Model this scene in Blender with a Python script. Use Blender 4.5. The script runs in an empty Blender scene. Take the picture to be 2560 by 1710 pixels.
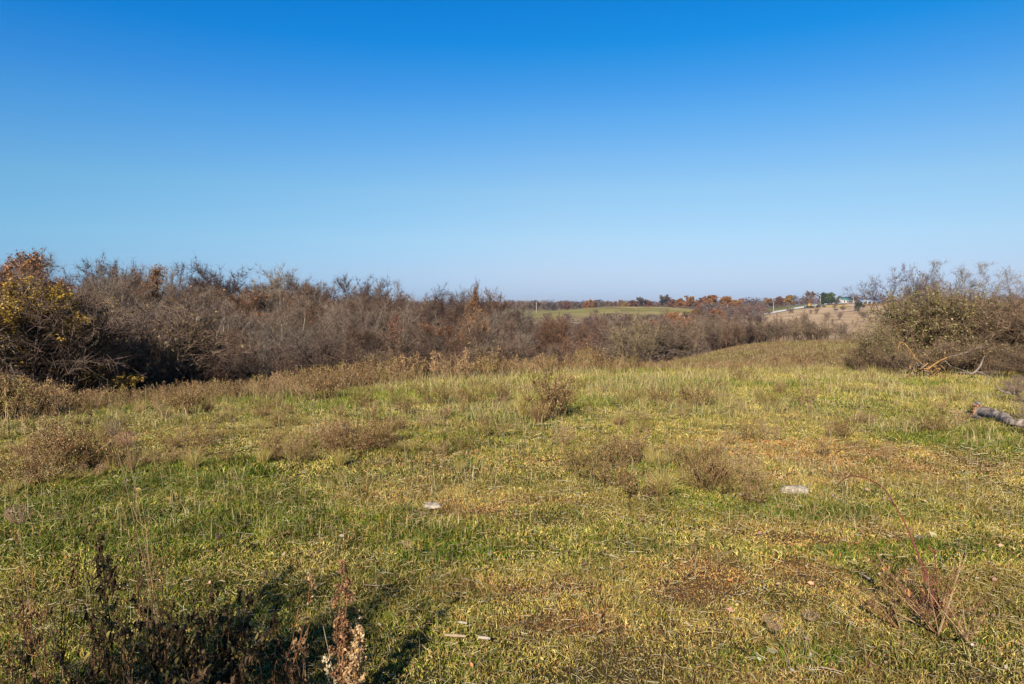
import bpy, math, random
import numpy as np
from mathutils import Vector, Matrix

rng = np.random.default_rng(7)
C = bpy.context.scene.collection
R = math.radians
SUN_EL, SUN_AZ = R(28.0), R(19.0)          # light travels towards +Y, 19 degrees towards +X, 28 degrees down
EYE = 1.70
F = 1762.0                                  # focal length in pixels of the 2560 wide photograph
PITCH = R(3.086)

# ------------------------------------------------------------------ tagging and linking
def tag(o, label=None, cat=None, group=None, kind=None):
    if label: o['label'] = label
    if cat: o['category'] = cat
    if group: o['group'] = group
    if kind: o['kind'] = kind
    return o

def mesh_from(name, V, T, mats=(), mi=None, tint=None, smooth=False, quads=False):
    V = np.ascontiguousarray(V, dtype=np.float32).reshape(-1, 3)
    n = 4 if quads else 3
    T = np.ascontiguousarray(T, dtype=np.int32).reshape(-1, n)
    me = bpy.data.meshes.new(name)
    me.vertices.add(len(V)); me.vertices.foreach_set('co', V.ravel())
    me.loops.add(len(T) * n); me.loops.foreach_set('vertex_index', T.ravel())
    me.polygons.add(len(T)); me.polygons.foreach_set('loop_start', np.arange(0, len(T) * n, n, dtype=np.int32))
    for m in mats: me.materials.append(m)
    if mi is not None: me.polygons.foreach_set('material_index', np.ascontiguousarray(mi, dtype=np.int32))
    if smooth: me.polygons.foreach_set('use_smooth', np.ones(len(T), dtype=bool))
    if tint is not None:
        tint = np.asarray(tint, dtype=np.float32)
        if tint.ndim == 1:
            a = me.attributes.new('tint', 'FLOAT', 'POINT'); a.data.foreach_set('value', tint)
        else:
            a = me.attributes.new('col', 'FLOAT_COLOR', 'POINT')
            c4 = np.ones((len(tint), 4), dtype=np.float32); c4[:, :3] = tint
            a.data.foreach_set('color', c4.ravel())
    me.update(calc_edges=True)
    return me

def link(name, data, parent=None, loc=None):
    o = bpy.data.objects.new(name, data); C.objects.link(o)
    if parent: o.parent = parent
    if loc is not None: o.location = loc
    return o

class MB:
    """collects vertices and triangles (with a per vertex tint or colour) of ONE mesh"""
    def __init__(s): s.V = []; s.T = []; s.C = []; s.M = []; s.n = 0
    def add(s, V, T, c=None, m=0):
        V = np.asarray(V, float).reshape(-1, 3); T = np.asarray(T, int).reshape(-1, 3)
        if len(V) == 0: return
        s.V.append(V); s.T.append(T + s.n); s.n += len(V); s.M.append(np.full(len(T), m))
        if c is None: c = np.full(len(V), .5)
        c = np.asarray(c, float)
        if c.ndim == 0: c = np.full(len(V), float(c))
        s.C.append(c)
    def mesh(s, name, mats, smooth=False):
        return mesh_from(name, np.concatenate(s.V), np.concatenate(s.T), mats, np.concatenate(s.M), np.concatenate(s.C), smooth)
    def build(s, name, mat, parent=None, loc=None, smooth=False):
        return link(name, s.mesh(name, mat if isinstance(mat, (list, tuple)) else [mat], smooth), parent, loc)
    def arrays(s): return np.concatenate(s.V), np.concatenate(s.T), np.concatenate(s.C)

def nrm(v): return v / np.maximum(np.linalg.norm(v, axis=-1, keepdims=True), 1e-9)

def strands(P, rad, k=3, rg=rng, cap=False):
    """P (N,M,3) polylines, rad (N,M) radii: swept ribbons (k=2) or tubes (k>=3); returns V, T, strand index per vertex, row per vertex"""
    P = np.asarray(P, float); N, M, _ = P.shape
    rad = np.broadcast_to(rad, (N, M))
    t = np.empty_like(P); t[:, 1:-1] = P[:, 2:] - P[:, :-2]; t[:, 0] = P[:, 1] - P[:, 0]; t[:, -1] = P[:, -1] - P[:, -2]
    t = nrm(t)
    ref = rg.normal(size=(N, 1, 3)); ref = np.broadcast_to(nrm(ref), P.shape)
    a = nrm(np.cross(t, ref)); b = np.cross(t, a)
    if k == 2: ring = np.stack([P - a * rad[..., None], P + a * rad[..., None]], 2)
    else:
        an = np.arange(k) * 2 * math.pi / k
        ring = P[:, :, None] + rad[:, :, None, None] * (np.cos(an)[None, None, :, None] * a[:, :, None] + np.sin(an)[None, None, :, None] * b[:, :, None])
    V = ring.reshape(-1, 3)
    base = (np.arange(N) * M * k)[:, None, None] + (np.arange(M - 1) * k)[None, :, None]
    j = np.arange(k if k > 2 else 1); j2 = (j + 1) % k
    q = [base + j, base + j2, base + k + j2, base + k + j]
    T = np.stack([np.stack([q[0], q[1], q[2]], -1), np.stack([q[0], q[2], q[3]], -1)], -2).reshape(-1, 3)
    si = np.repeat(np.arange(N), M * k); ri = np.tile(np.repeat(np.arange(M), k), N)
    if cap and k > 2:
        for rr in (0, M - 1):
            b0 = np.arange(N) * M * k + rr * k
            for q_ in range(1, k - 1): T = np.concatenate([T, np.stack([b0, b0 + q_, b0 + q_ + 1], -1)])
    return V, T, si, ri

def spikes(P0, P1, w, rg=rng):
    """one flat tapering triangle per twig"""
    d = nrm(P1 - P0); s = nrm(np.cross(d, rg.normal(size=d.shape))) * (np.asarray(w).reshape(-1, 1) * .5)
    V = np.stack([P0 - s, P0 + s, P1], 1).reshape(-1, 3)
    return V, np.arange(len(V)).reshape(-1, 3)

def cards(Cn, size, rg=rng, flat=0.0, asp=.6):
    """small diamond leaves at random angles"""
    N = len(Cn); a = nrm(rg.normal(size=(N, 3)) * [1, 1, 1 - flat]); b = nrm(np.cross(a, rg.normal(size=(N, 3))))
    s = np.asarray(size).reshape(-1, 1)
    V = np.stack([Cn - a * s, Cn - b * s * asp, Cn + a * s, Cn + b * s * asp], 1).reshape(-1, 3)
    i = np.arange(N)[:, None] * 4
    T = np.stack([i + [0, 1, 2], i + [0, 2, 3]], 1).reshape(-1, 3)
    return V, T

# ------------------------------------------------------------------ value noise
_perm = rng.random((256, 256))
def vnoise(x, y, s, o=0):
    x = np.asarray(x, float) / s + 37.1 + o * 11.3; y = np.asarray(y, float) / s + 91.7 + o * 5.9
    xi = np.floor(x).astype(int); yi = np.floor(y).astype(int); fx = x - xi; fy = y - yi
    fx = fx * fx * (3 - 2 * fx); fy = fy * fy * (3 - 2 * fy)
    g = lambda a, b: _perm[a & 255, b & 255]
    return (g(xi, yi) * (1 - fx) + g(xi + 1, yi) * fx) * (1 - fy) + (g(xi, yi + 1) * (1 - fx) + g(xi + 1, yi + 1) * fx) * fy

# ------------------------------------------------------------------ terrain
PROF = {
 -1.1: {8:0,10:-.1,12:-.6,16:-2,22:-4.2,32:-6.5,60:-7.5,100:-5,200:-4,400:-5,1000:-6,2500:-4,9000:-2},
 -.73: {8:-.05,12:-.17,15:-.9,20:-2.6,25:-4.2,32:-6,45:-7.5,60:-7.5,80:-6,110:-5,160:-4.5,250:-4,400:-5,1000:-6,2500:-4,9000:-2},
 -.5: {8:-.05,12:-.18,15:-.34,18:-.95,22:-2.2,27:-3.9,34:-6,45:-7.5,60:-8,80:-7,110:-5.5,160:-4.5,250:-4,400:-5,1000:-6,2500:-4,9000:-2},
 -.3: {8:-.05,12:-.2,17:-.4,21:-1.2,27:-3.1,35:-5.5,45:-7.5,60:-8.5,80:-8,110:-6.5,160:-5,250:-5,400:-6,1000:-6,2500:-4,9000:-2},
 -.15: {8:-.05,14:-.2,20:-.46,24:-1.1,31:-3,40:-5.5,55:-8,75:-9.5,110:-9,160:-7,250:-6,400:-6,1000:-6,2500:-4,9000:-2},
 .03: {8:-.05,17:-.3,23.5:-.57,28:-1.3,34:-2.5,45:-5.2,60:-8,80:-10,110:-11,150:-11,200:-10,260:-8,330:-6,420:-5.5,500:-4.6,600:-7,800:-8,1000:-6,2500:-4,9000:-2},
 .12: {8:-.05,17:-.3,25:-.62,30:-1.25,38:-2.2,50:-4.6,62:-7.4,80:-10,110:-11,150:-11,200:-10,260:-7.5,330:-5,420:-1.2,500:.5,600:-3,800:-7,1000:-6,2500:-4,9000:-2},
 .2: {8:-.05,17:-.3,26:-.69,32:-1.4,40:-2.0,52:-2.7,62:-3.5,75:-5.5,90:-8,110:-10,150:-11,200:-10,260:-7.5,330:-5,420:-1.4,500:.8,600:-3,800:-6,1000:-6,2500:-4,9000:-2},
 .27: {8:-.05,17:-.3,26:-.72,33:-1.4,40:-1.9,60:-2.6,72:-3.3,90:-6.5,120:-9,150:-10.5,200:-10,260:-8,330:-6,420:-3,500:-1,600:-4,800:-6,1000:-6,2500:-4,9000:-2},
 .3: {8:-.05,17:-.3,26:-.73,33:-1.35,40:-1.8,60:-2.4,78:-3.0,95:-5,120:-8,160:-10,220:-10,300:-9.5,400:-9,520:-8,600:-9,800:-6,1000:-6,2500:-4,9000:-2},
 .35: {8:-.05,17:-.3,26:-.73,33:-1.35,40:-1.75,60:-2.2,82:-2.8,98:-4.5,125:-7,170:-9.5,240:-9.5,350:-8,450:-6.8,520:-5.4,580:-4.2,640:-4.2,800:-6,1000:-5,2500:-4,9000:-2},
 .4: {8:-.05,17:-.3,26:-.73,33:-1.3,40:-1.7,60:-2.1,85:-2.6,100:-4,130:-6.5,180:-9,250:-9,350:-6.2,450:-3.4,520:-1.3,580:.5,640:.8,720:-2,1000:-3,2500:-4,9000:-2},
 .47: {8:-.05,17:-.3,26:-.75,33:-1.3,40:-1.7,60:-2.1,85:-2.6,100:-4,130:-6.5,180:-8.5,250:-8.5,350:-5.5,450:-2.4,520:.6,600:3.4,700:3.4,1000:1,2500:-2,9000:-2},
 .55: {8:-.05,14:-.3,24:-.72,35:-1.3,60:-2.1,85:-2.6,100:-4,130:-6,180:-8,250:-8,350:-5,450:-2,520:.8,600:3.6,700:3.6,1000:1,2500:-2,9000:-2},
 .73: {8:-.05,14:-.3,22:-.65,35:-1.1,60:-1.8,85:-2.2,130:-5,180:-7,250:-7,350:-4.5,450:-1.5,520:.8,600:3.2,700:3.2,1000:1,2500:-2,9000:-2},
 1.1: {8:0,14:-.2,22:-.5,35:-.9,60:-1.5,85:-2.2,130:-4,250:-6,350:-4.5,450:-1.5,600:3,1000:1,2500:-2,9000:-2},
}
LY = np.linspace(math.log(2.5), math.log(9000), 260); UU = np.linspace(-1.1, 1.1, 111)
cols = []
for u, pr in PROF.items():
    ys = np.array([2.5, 5] + list(pr.keys()), float); zs = np.array([0, 0] + list(pr.values()), float)
    cols.append(np.interp(LY, np.log(ys), zs))
cols = np.array(cols); us = np.array(list(PROF.keys()))
G = np.array([np.interp(UU, us, cols[:, j]) for j in range(len(LY))]).T     # (U, LY)
for _ in range(3):
    G[:, 1:-1] = .25 * G[:, :-2] + .5 * G[:, 1:-1] + .25 * G[:, 2:]
for _ in range(4):
    G[1:-1] = .25 * G[:-2] + .5 * G[1:-1] + .25 * G[2:]

def base_h(x, y):
    ye = np.maximum(y, 2.5); u = np.clip(x / ye, -1.1, 1.1)
    a = (u + 1.1) / 2.2 * (len(UU) - 1); b = (np.log(ye) - LY[0]) / (LY[-1] - LY[0]) * (len(LY) - 1)
    ai = np.clip(a.astype(int), 0, len(UU) - 2); bi = np.clip(b.astype(int), 0, len(LY) - 2)
    fa = np.clip(a - ai, 0, 1); fb = np.clip(b - bi, 0, 1)
    z = (G[ai, bi] * (1 - fa) + G[ai + 1, bi] * fa) * (1 - fb) + (G[ai, bi + 1] * (1 - fa) + G[ai + 1, bi + 1] * fa) * fb
    d = np.hypot(x, y)
    near = np.clip(1 - d / 45, 0, 1)
    z = z + near * ((vnoise(x, y, .9) - .5) * .05 + (vnoise(x, y, 2.7, 1) - .5) * .11 + (vnoise(x, y, .33, 2) - .5) * .03 * (d < 14))
    z = z + np.clip((d - 25) / 60, 0, 1) * (vnoise(x, y, 14, 3) - .5) * .5 + np.clip((d - 200) / 400, 0, 1) * (vnoise(x, y, 90, 4) - .5) * 1.0
    return z

def axis(lo, hi, n, s, c=0.):
    a = math.asinh(lo / s); b = math.asinh(hi / s)
    return s * np.sinh(np.linspace(a, b, n)) + c
GX = axis(-5000, 5000, 521, 2.6); GY = axis(-40, 8000, 400, 2.2)
XX, YY = np.meshgrid(GX, GY, indexing='ij')
ZZ = base_h(XX, YY)

def h(x, y):
    """height of the ground sheet exactly as triangulated"""
    x = np.atleast_1d(np.asarray(x, float)); y = np.atleast_1d(np.asarray(y, float))
    i = np.clip(np.searchsorted(GX, x) - 1, 0, len(GX) - 2); j = np.clip(np.searchsorted(GY, y) - 1, 0, len(GY) - 2)
    fx = (x - GX[i]) / (GX[i + 1] - GX[i]); fy = (y - GY[j]) / (GY[j + 1] - GY[j])
    z00, z10, z01, z11 = ZZ[i, j], ZZ[i + 1, j], ZZ[i, j + 1], ZZ[i + 1, j + 1]
    return np.where(fx >= fy, z00 + fx * (z10 - z00) + fy * (z11 - z10), z00 + fy * (z01 - z00) + fx * (z11 - z01))
def h1(x, y): return float(h(x, y)[0])

def ray(px, py):
    a = (px - 1280) / F; b = -(py - 855) / F                     # right, up in camera space
    cy, sy = math.cos(PITCH), math.sin(PITCH)
    return np.array([a, cy + b * sy, -sy + b * cy])               # x, forward, up
def gp(px, py, y0=1.5, y1=3000.):
    """ground point seen at a pixel"""
    d = ray(px, py); d = d / d[1]; ys = np.geomspace(y0, y1, 900)
    g = EYE + d[2] * ys - h(d[0] * ys, ys); k = np.argmax(g < 0)
    if not (g < 0).any(): k = len(ys) - 1
    Y = ys[k]
    return np.array([d[0] * Y, Y, h1(d[0] * Y, Y)])
def at(px, py, Y):
    d = ray(px, py); d = d / d[1]
    return np.array([d[0] * Y, Y, EYE + d[2] * Y])
def proj(x, y, z):
    dz = z - EYE; cy, sy = math.cos(PITCH), math.sin(PITCH)
    dep = y * cy - dz * sy; up = y * sy + dz * cy
    return 1280 + F * x / dep, 855 - F * up / dep

# ------------------------------------------------------------------ materials
def newmat(name):
    m = bpy.data.materials.new(name); m.use_nodes = True; nt = m.node_tree; nt.nodes.clear()
    out = nt.nodes.new('ShaderNodeOutputMaterial')
    return m, nt, out
def N(nt, t, **kw):
    n = nt.nodes.new(t)
    for k, v in kw.items():
        if k in n.inputs: n.inputs[k].default_value = v
        else: setattr(n, k, v)
    return n
def L(nt, a, b): nt.links.new(a, b)

def leafmat(name, attr='col', trans=.3, obj=False, rough=.7, vmin=.6, vmax=1.4, gloss=.04):
    """two-sided thin plant matter: diffuse plus translucent, coloured per blade or per object"""
    m, nt, out = newmat(name)
    if attr == 'col':
        a = N(nt, 'ShaderNodeAttribute', attribute_name='col'); col = a.outputs['Color']
    else:
        a = N(nt, 'ShaderNodeAttribute', attribute_name='tint')
        mr = N(nt, 'ShaderNodeMapRange'); mr.inputs['To Min'].default_value = vmin; mr.inputs['To Max'].default_value = vmax
        L(nt, a.outputs['Fac'], mr.inputs['Value'])
        oi = N(nt, 'ShaderNodeObjectInfo')
        hs = N(nt, 'ShaderNodeHueSaturation'); L(nt, mr.outputs[0], hs.inputs['Value'])
        mh = N(nt, 'ShaderNodeMapRange'); mh.inputs['To Min'].default_value = .485; mh.inputs['To Max'].default_value = .52
        sn = N(nt, 'ShaderNodeMath', operation='MULTIPLY'); sn.inputs[1].default_value = 7.31; L(nt, a.outputs['Fac'], sn.inputs[0])
        fr = N(nt, 'ShaderNodeMath', operation='FRACT'); L(nt, sn.outputs[0], fr.inputs[0]); L(nt, fr.outputs[0], mh.inputs['Value'])
        L(nt, mh.outputs[0], hs.inputs['Hue'])
        L(nt, oi.outputs['Color'], hs.inputs['Color']); col = hs.outputs['Color']
    d = N(nt, 'ShaderNodeBsdfDiffuse'); L(nt, col, d.inputs['Color'])
    sh = d.outputs[0]
    if trans > 0:
        t = N(nt, 'ShaderNodeBsdfTranslucent'); L(nt, col, t.inputs['Color'])
        mx = N(nt, 'ShaderNodeMixShader'); mx.inputs[0].default_value = trans
        L(nt, d.outputs[0], mx.inputs[1]); L(nt, t.outputs[0], mx.inputs[2]); sh = mx.outputs[0]
    if gloss > 0:
        g = N(nt, 'ShaderNodeBsdfGlossy'); g.inputs['Roughness'].default_value = .55; g.inputs['Color'].default_value = (1, 1, 1, 1)
        mg = N(nt, 'ShaderNodeMixShader'); mg.inputs[0].default_value = gloss
        L(nt, sh, mg.inputs[1]); L(nt, g.outputs[0], mg.inputs[2]); sh = mg.outputs[0]
    L(nt, sh, out.inputs[0])
    return m

def barkmat(name, scale=6., stretch=.15, c_obj=True, c1=(.2, .15, .11), c2=(.09, .065, .05)):
    m, nt, out = newmat(name)
    tc = N(nt, 'ShaderNodeTexCoord'); mp = N(nt, 'ShaderNodeMapping'); mp.inputs['Scale'].default_value = (1, 1, stretch)
    L(nt, tc.outputs['Object'], mp.inputs['Vector'])
    no = N(nt, 'ShaderNodeTexNoise'); no.inputs['Scale'].default_value = scale; no.inputs['Detail'].default_value = 6
    L(nt, mp.outputs[0], no.inputs['Vector'])
    b = N(nt, 'ShaderNodeBsdfDiffuse')
    if c_obj:
        oi = N(nt, 'ShaderNodeObjectInfo'); hs = N(nt, 'ShaderNodeHueSaturation')
        mr = N(nt, 'ShaderNodeMapRange'); mr.inputs['From Min'].default_value = .3; mr.inputs['From Max'].default_value = .7
        mr.inputs['To Min'].default_value = .55; mr.inputs['To Max'].default_value = 1.35
        L(nt, no.outputs[0], mr.inputs['Value']); L(nt, mr.outputs[0], hs.inputs['Value']); L(nt, oi.outputs['Color'], hs.inputs['Color'])
        L(nt, hs.outputs[0], b.inputs['Color'])
    else:
        cr = N(nt, 'ShaderNodeValToRGB'); cr.color_ramp.elements[0].color = (*c2, 1); cr.color_ramp.elements[1].color = (*c1, 1)
        cr.color_ramp.elements[0].position = .35; cr.color_ramp.elements[1].position = .65
        L(nt, no.outputs[0], cr.inputs[0]); L(nt, cr.outputs[0], b.inputs['Color'])
    bp = N(nt, 'ShaderNodeBump'); bp.inputs['Strength'].default_value = .6; bp.inputs['Distance'].default_value = .02
    L(nt, no.outputs[0], bp.inputs['Height']); L(nt, bp.outputs[0], b.inputs['Normal'])
    L(nt, b.outputs[0], out.inputs[0])
    return m

def noisemat(name, c1, c2, scale=3., rough=.85, bump=.3, metal=0., dist=.01):
    m, nt, out = newmat(name)
    tc = N(nt, 'ShaderNodeTexCoord'); no = N(nt, 'ShaderNodeTexNoise'); no.inputs['Scale'].default_value = scale; no.inputs['Detail'].default_value = 8
    L(nt, tc.outputs['Object'], no.inputs['Vector'])
    cr = N(nt, 'ShaderNodeValToRGB'); cr.color_ramp.elements[0].color = (*c1, 1); cr.color_ramp.elements[1].color = (*c2, 1)
    cr.color_ramp.elements[0].position = .35; cr.color_ramp.elements[1].position = .65
    L(nt, no.outputs[0], cr.inputs[0])
    b = N(nt, 'ShaderNodeBsdfPrincipled'); b.inputs['Roughness'].default_value = rough; b.inputs['Metallic'].default_value = metal
    L(nt, cr.outputs[0], b.inputs['Base Color'])
    bp = N(nt, 'ShaderNodeBump'); bp.inputs['Strength'].default_value = bump; bp.inputs['Distance'].default_value = dist
    L(nt, no.outputs[0], bp.inputs['Height']); L(nt, bp.outputs[0], b.inputs['Normal'])
    L(nt, b.outputs[0], out.inputs[0])
    return m

M_blade = leafmat('grass_blades', 'col', .18, gloss=.02)
M_twig = leafmat('twigs', 'tint', 0., gloss=.0, vmin=.6, vmax=1.4)
M_leaf = leafmat('leaves', 'tint', .3, gloss=.03, vmin=.5, vmax=1.5)
M_bark = barkmat('bark')
M_dry = leafmat('dry_matter', 'col', .15, gloss=0.)

# ground: vertex colour is the mix of turf, thatch, soil and crop that grows there, broken up by noise
def groundmat():
    m, nt, out = newmat('ground')
    a = N(nt, 'ShaderNodeAttribute', attribute_name='col')
    tc = N(nt, 'ShaderNodeTexCoord')
    n1 = N(nt, 'ShaderNodeTexNoise'); n1.inputs['Scale'].default_value = 26; n1.inputs['Detail'].default_value = 8; n1.inputs['Roughness'].default_value = .75
    n2 = N(nt, 'ShaderNodeTexNoise'); n2.inputs['Scale'].default_value = 1.7; n2.inputs['Detail'].default_value = 8; n2.inputs['Roughness'].default_value = .7
    n3 = N(nt, 'ShaderNodeTexNoise'); n3.inputs['Scale'].default_value = .06; n3.inputs['Detail'].default_value = 9; n3.inputs['Roughness'].default_value = .7
    for n in (n1, n2, n3): L(nt, tc.outputs['Object'], n.inputs['Vector'])
    ad = N(nt, 'ShaderNodeMath', operation='ADD'); L(nt, n1.outputs[0], ad.inputs[0]); L(nt, n2.outputs[0], ad.inputs[1])
    ad2 = N(nt, 'ShaderNodeMath', operation='ADD'); L(nt, ad.outputs[0], ad2.inputs[0]); L(nt, n3.outputs[0], ad2.inputs[1])
    mr = N(nt, 'ShaderNodeMapRange'); mr.inputs['From Min'].default_value = 1.1; mr.inputs['From Max'].default_value = 1.9
    mr.inputs['To Min'].default_value = .5; mr.inputs['To Max'].default_value = 1.5
    L(nt, ad2.outputs[0], mr.inputs['Value'])
    hs = N(nt, 'ShaderNodeHueSaturation'); L(nt, a.outputs['Color'], hs.inputs['Color']); L(nt, mr.outputs[0], hs.inputs['Value'])
    b = N(nt, 'ShaderNodeBsdfDiffuse'); L(nt, hs.outputs[0], b.inputs['Color'])
    bp = N(nt, 'ShaderNodeBump'); bp.inputs['Strength'].default_value = .9; bp.inputs['Distance'].default_value = .05
    L(nt, ad.outputs[0], bp.inputs['Height']); L(nt, bp.outputs[0], b.inputs['Normal'])
    L(nt, b.outputs[0], out.inputs[0])
    return m
M_ground = groundmat()

# ------------------------------------------------------------------ what grows where
def patch(px, py, rx, ry): p = gp(px, py); return (p[0], p[1], rx, ry)
REDDISH = [patch(1370,1255,1.5,.35), patch(1260,1275,.6,.35), patch(1820,1425,.7,.3), patch(1740,1470,.45,.2), patch(1960,1330,.9,.35), patch(2000,1170,1.6,.7), patch(1500,1560,.5,.15), patch(1120,1060,1.5,.6), patch(1650,1290,.9,.4), patch(1250,1480,.5,.2), patch(1300,1010,1.4,.7), patch(2100,1120,1.6,.7)]
LUSH = [patch(460,1190,1.0,.8), patch(600,1300,1.0,.4), patch(250,1290,.7,.3), patch(1150,1390,.35,.2), patch(1060,1340,.45,.25), patch(1700,1165,.9,.5), patch(2300,1380,.9,.3), patch(2050,1290,.8,.25), patch(120,1280,.6,.3), patch(1500,930,3,1.2), patch(2530,1110,1.2,.8), patch(1450,1010,1.5,.8), patch(1950,1650,.5,.12), patch(700,1000,2.5,1.0), patch(1250,1050,1.3,.6), patch(2250,960,2.,1.), patch(1000,1300,.8,.4), patch(300,1350,.6,.3), patch(1840,960,2,1.), patch(900,1010,2,1)]
def blob(x, y, L_):
    w = np.zeros_like(x)
    for (a, b, rx, ry) in L_:
        w = np.maximum(w, np.exp(-(((x - a) / rx) ** 2 + ((y - b) / ry) ** 2)))
    return w
def cover(x, y):
    """green, straw, reddish weights of the meadow"""
    n = vnoise(x, y, 1.3, 5) * .5 + vnoise(x, y, .45, 6) * .3 + vnoise(x, y, 4.1, 7) * .35
    red = np.clip(blob(x, y, REDDISH) * 1.2 + (vnoise(x, y, 1.9, 8) - .62) * 1.6, 0, 1)
    red = red * np.clip(.1 + 1.3 * vnoise(x, y, .3, 9), 0, 1)
    green = np.clip((n - .36) * 1.5 + blob(x, y, LUSH) * 1.05 - red * .8, 0.03, 1)
    return green, np.clip(1 - green - red, 0, 1), red

crest_u = [-1.1, -.73, -.5, -.3, -.15, .03, .12, .2, .3, .4, .5, .62, .73, 1.1]
crest_Y = [10, 12, 15, 17, 20, 23.5, 25, 26, 26.5, 26.5, 26, 24, 24, 24]
def crest(u): return np.interp(u, crest_u, crest_Y)

def ground_colour(x, y):
    g, s, r = cover(x, y)
    turf = g[..., None] * [.035, .042, .01] + s[..., None] * [.08, .062, .026] + r[..., None] * [.16, .085, .04]
    ye = np.maximum(y, 1.); u = x / ye; d = np.hypot(x, y)
    c = turf.copy()
    def mixin(w, col):
        nonlocal c
        c = c * (1 - w[..., None]) + np.asarray(col) * w[..., None]
    st = lambda v, a, b: np.clip((v - a) / (b - a), 0, 1)
    edge = st(y, crest(u) * .97, crest(u) * 1.12)
    mixin(edge, [.15, .10, .055])                                  # rank weeds past the crest
    far = st(y, 34, 42) * st(u, .1, .2) * st(-y, -95, -75)
    n = vnoise(x, y, 6, 10) * .6 + vnoise(x, y, 1.5, 11) * .4
    fm = n[..., None] * np.array([.16, .13, .04]) + (1 - n[..., None]) * np.array([.13, .08, .04])
    c = c * (1 - far[..., None]) + fm * far[..., None]
    wood = st(y, crest(u) * 1.15, crest(u) * 1.5) * (1 - far) * st(-y, -330, -280)
    mixin(wood, [.10, .07, .045])
    v2 = st(y, 88, 100) * st(-y, -330, -280); mixin(v2, [.12, .085, .05])
    hill = st(y, 270, 330) * (1 - st(u, .27, .31))
    hn = vnoise(x, y, 30, 12); mixin(hill, [.22, .19, .07]); mixin(hill * np.clip(hn * 1.3 - .5, 0, 1), [.30, .23, .10])
    mixin(hill * st(-y, -390, -330), [.24, .17, .09]); mixin(hill * np.clip(vnoise(x, y, 12, 15) * 2.2 - 1.3, 0, 1), [.16, .12, .06])
    crop = st(y, 190, 230) * st(u, .3, .33) * st(-y, -900, -700)
    mixin(crop, [.42, .285, .165]); mixin(crop * np.clip(vnoise(x, y, 24, 13) * 1.6 - .8, 0, 1), [.34, .225, .125])
    mixin(crop * st(y, 505, 530) * (1 - st(u, .42, .46)) , [.17, .17, .06])       # verge behind the road
    mixin(crop * st(y, 500, 520) * st(u, .44, .46), [.30, .17, .08])
    mixin(st(d, 800, 1200), [.13, .10, .06])
    c = np.where((d > 30)[..., None], c * (.8 + .4 * vnoise(x, y, 9, 14)[..., None]), c)
    return c
SKY=(.7,0,5,.135,1.0); SUN_E=5.0; EXPO=.8; HAZE=.00009
# ------------------------------------------------------------------ ground sheet
nx, ny = len(GX), len(GY)
idx = np.arange(nx * ny).reshape(nx, ny)
a_, b_, c_, d_ = idx[:-1, :-1].ravel(), idx[1:, :-1].ravel(), idx[1:, 1:].ravel(), idx[:-1, 1:].ravel()
TT = np.concatenate([np.stack([a_, b_, c_], 1), np.stack([a_, c_, d_], 1)])
gm = mesh_from('ground', np.stack([XX, YY, ZZ], -1).reshape(-1, 3), TT, [M_ground], None, ground_colour(XX, YY).reshape(-1, 3), smooth=True)
tag(link('ground', gm), kind='structure')

# ------------------------------------------------------------------ grass
def pick(cols, w, n, rg=rng):
    w = np.asarray(w, float); cw = np.cumsum(w, -1); cw = cw / cw[..., -1:]
    r = rg.random(n)[:, None]; k = (r > cw).sum(1)
    return np.asarray(cols)[k], k
GC = np.array([[.065, .11, .010], [.12, .155, .014], [.205, .185, .03], [.42, .32, .10], [.52, .42, .19], [.34, .20, .08], [.38, .19, .085]])
def scatter(Y0, Y1, dens, mx=.85, add=1.5, x0=None, x1=None):
    w = lambda Y: 2 * (mx * Y + add)
    n = int(dens * (Y1 - Y0) * (w(Y0) + w(Y1)) / 2)
    Y = Y0 + (Y1 - Y0) * rng.random(n * 2); keep = rng.random(n * 2) < w(Y) / w(Y1); Y = Y[keep][:n]
    X = (rng.random(len(Y)) * 2 - 1) * (mx * Y + add)
    return X, Y
def blades(mb, X, Y, hh, ww, m=3, lean=.5, cl=None, h_rel=None):
    n = len(X); Z = h(X, Y) - .004
    g, s, r = cover(X, Y); ft_ = np.clip((Y - 9) / 14, 0, 1); g = g * (1 - .45 * ft_); s = s + .25 * ft_
    W = np.stack([g * 1.0, g * 1.3 + .08 * s, g * .8 + s * .6, s * .75 + .15 * g + .25 * r, s * .35, r * .6 + s * .38 + .2 * g, r * .8 + .1], 1) + 1e-4
    c, k = pick(GC, W, n)
    hs = hh * (.45 + .9 * rng.random(n)) * (.45 + 1.1 * vnoise(X, Y, .16 if Y.mean() < 9 else .4, 20) ** 1.3) * (.7 + .6 * vnoise(X, Y, .7, 24)) * (1 + .5 * (g > .6))
    hs = hs * np.where(r > .5, .6, 1)
    az = rng.random(n) * 2 * math.pi; le = rng.random(n) ** .6 * lean * np.where(k >= 3, 1.5, 1)
    D = np.stack([np.cos(az), np.sin(az), np.zeros(n)], 1)
    P = np.zeros((n, m, 3)); base = np.stack([X, Y, Z], 1)
    for i in range(m):
        t = i / (m - 1)
        P[:, i] = base + D * (le * hs * t * t * 1.6)[:, None] + np.array([0, 0, 1]) * (hs * (t - .35 * le * t * t))[:, None]
    rad = np.zeros((n, m))
    prof = [1, .85, 0] if m == 3 else ([1, 0] if m == 2 else [1, 1, .7, 0])
    for i in range(m): rad[:, i] = ww * .5 * prof[i] * (.7 + .6 * 1)
    if m == 2:
        V, T = spikes(P[:, 0], P[:, 1], ww * np.ones(n)); si = np.repeat(np.arange(n), 3)
    else:
        V, T, si, ri = strands(P, rad, 2)
    cc = c * (.42 + 1.05 * rng.random(n))[:, None] * (.62 + .8 * vnoise(X, Y, .22, 21))[:, None]
    mb.add(V, T, (cc * [1.12, 1.12, .80])[si])
mb = MB()
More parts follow.
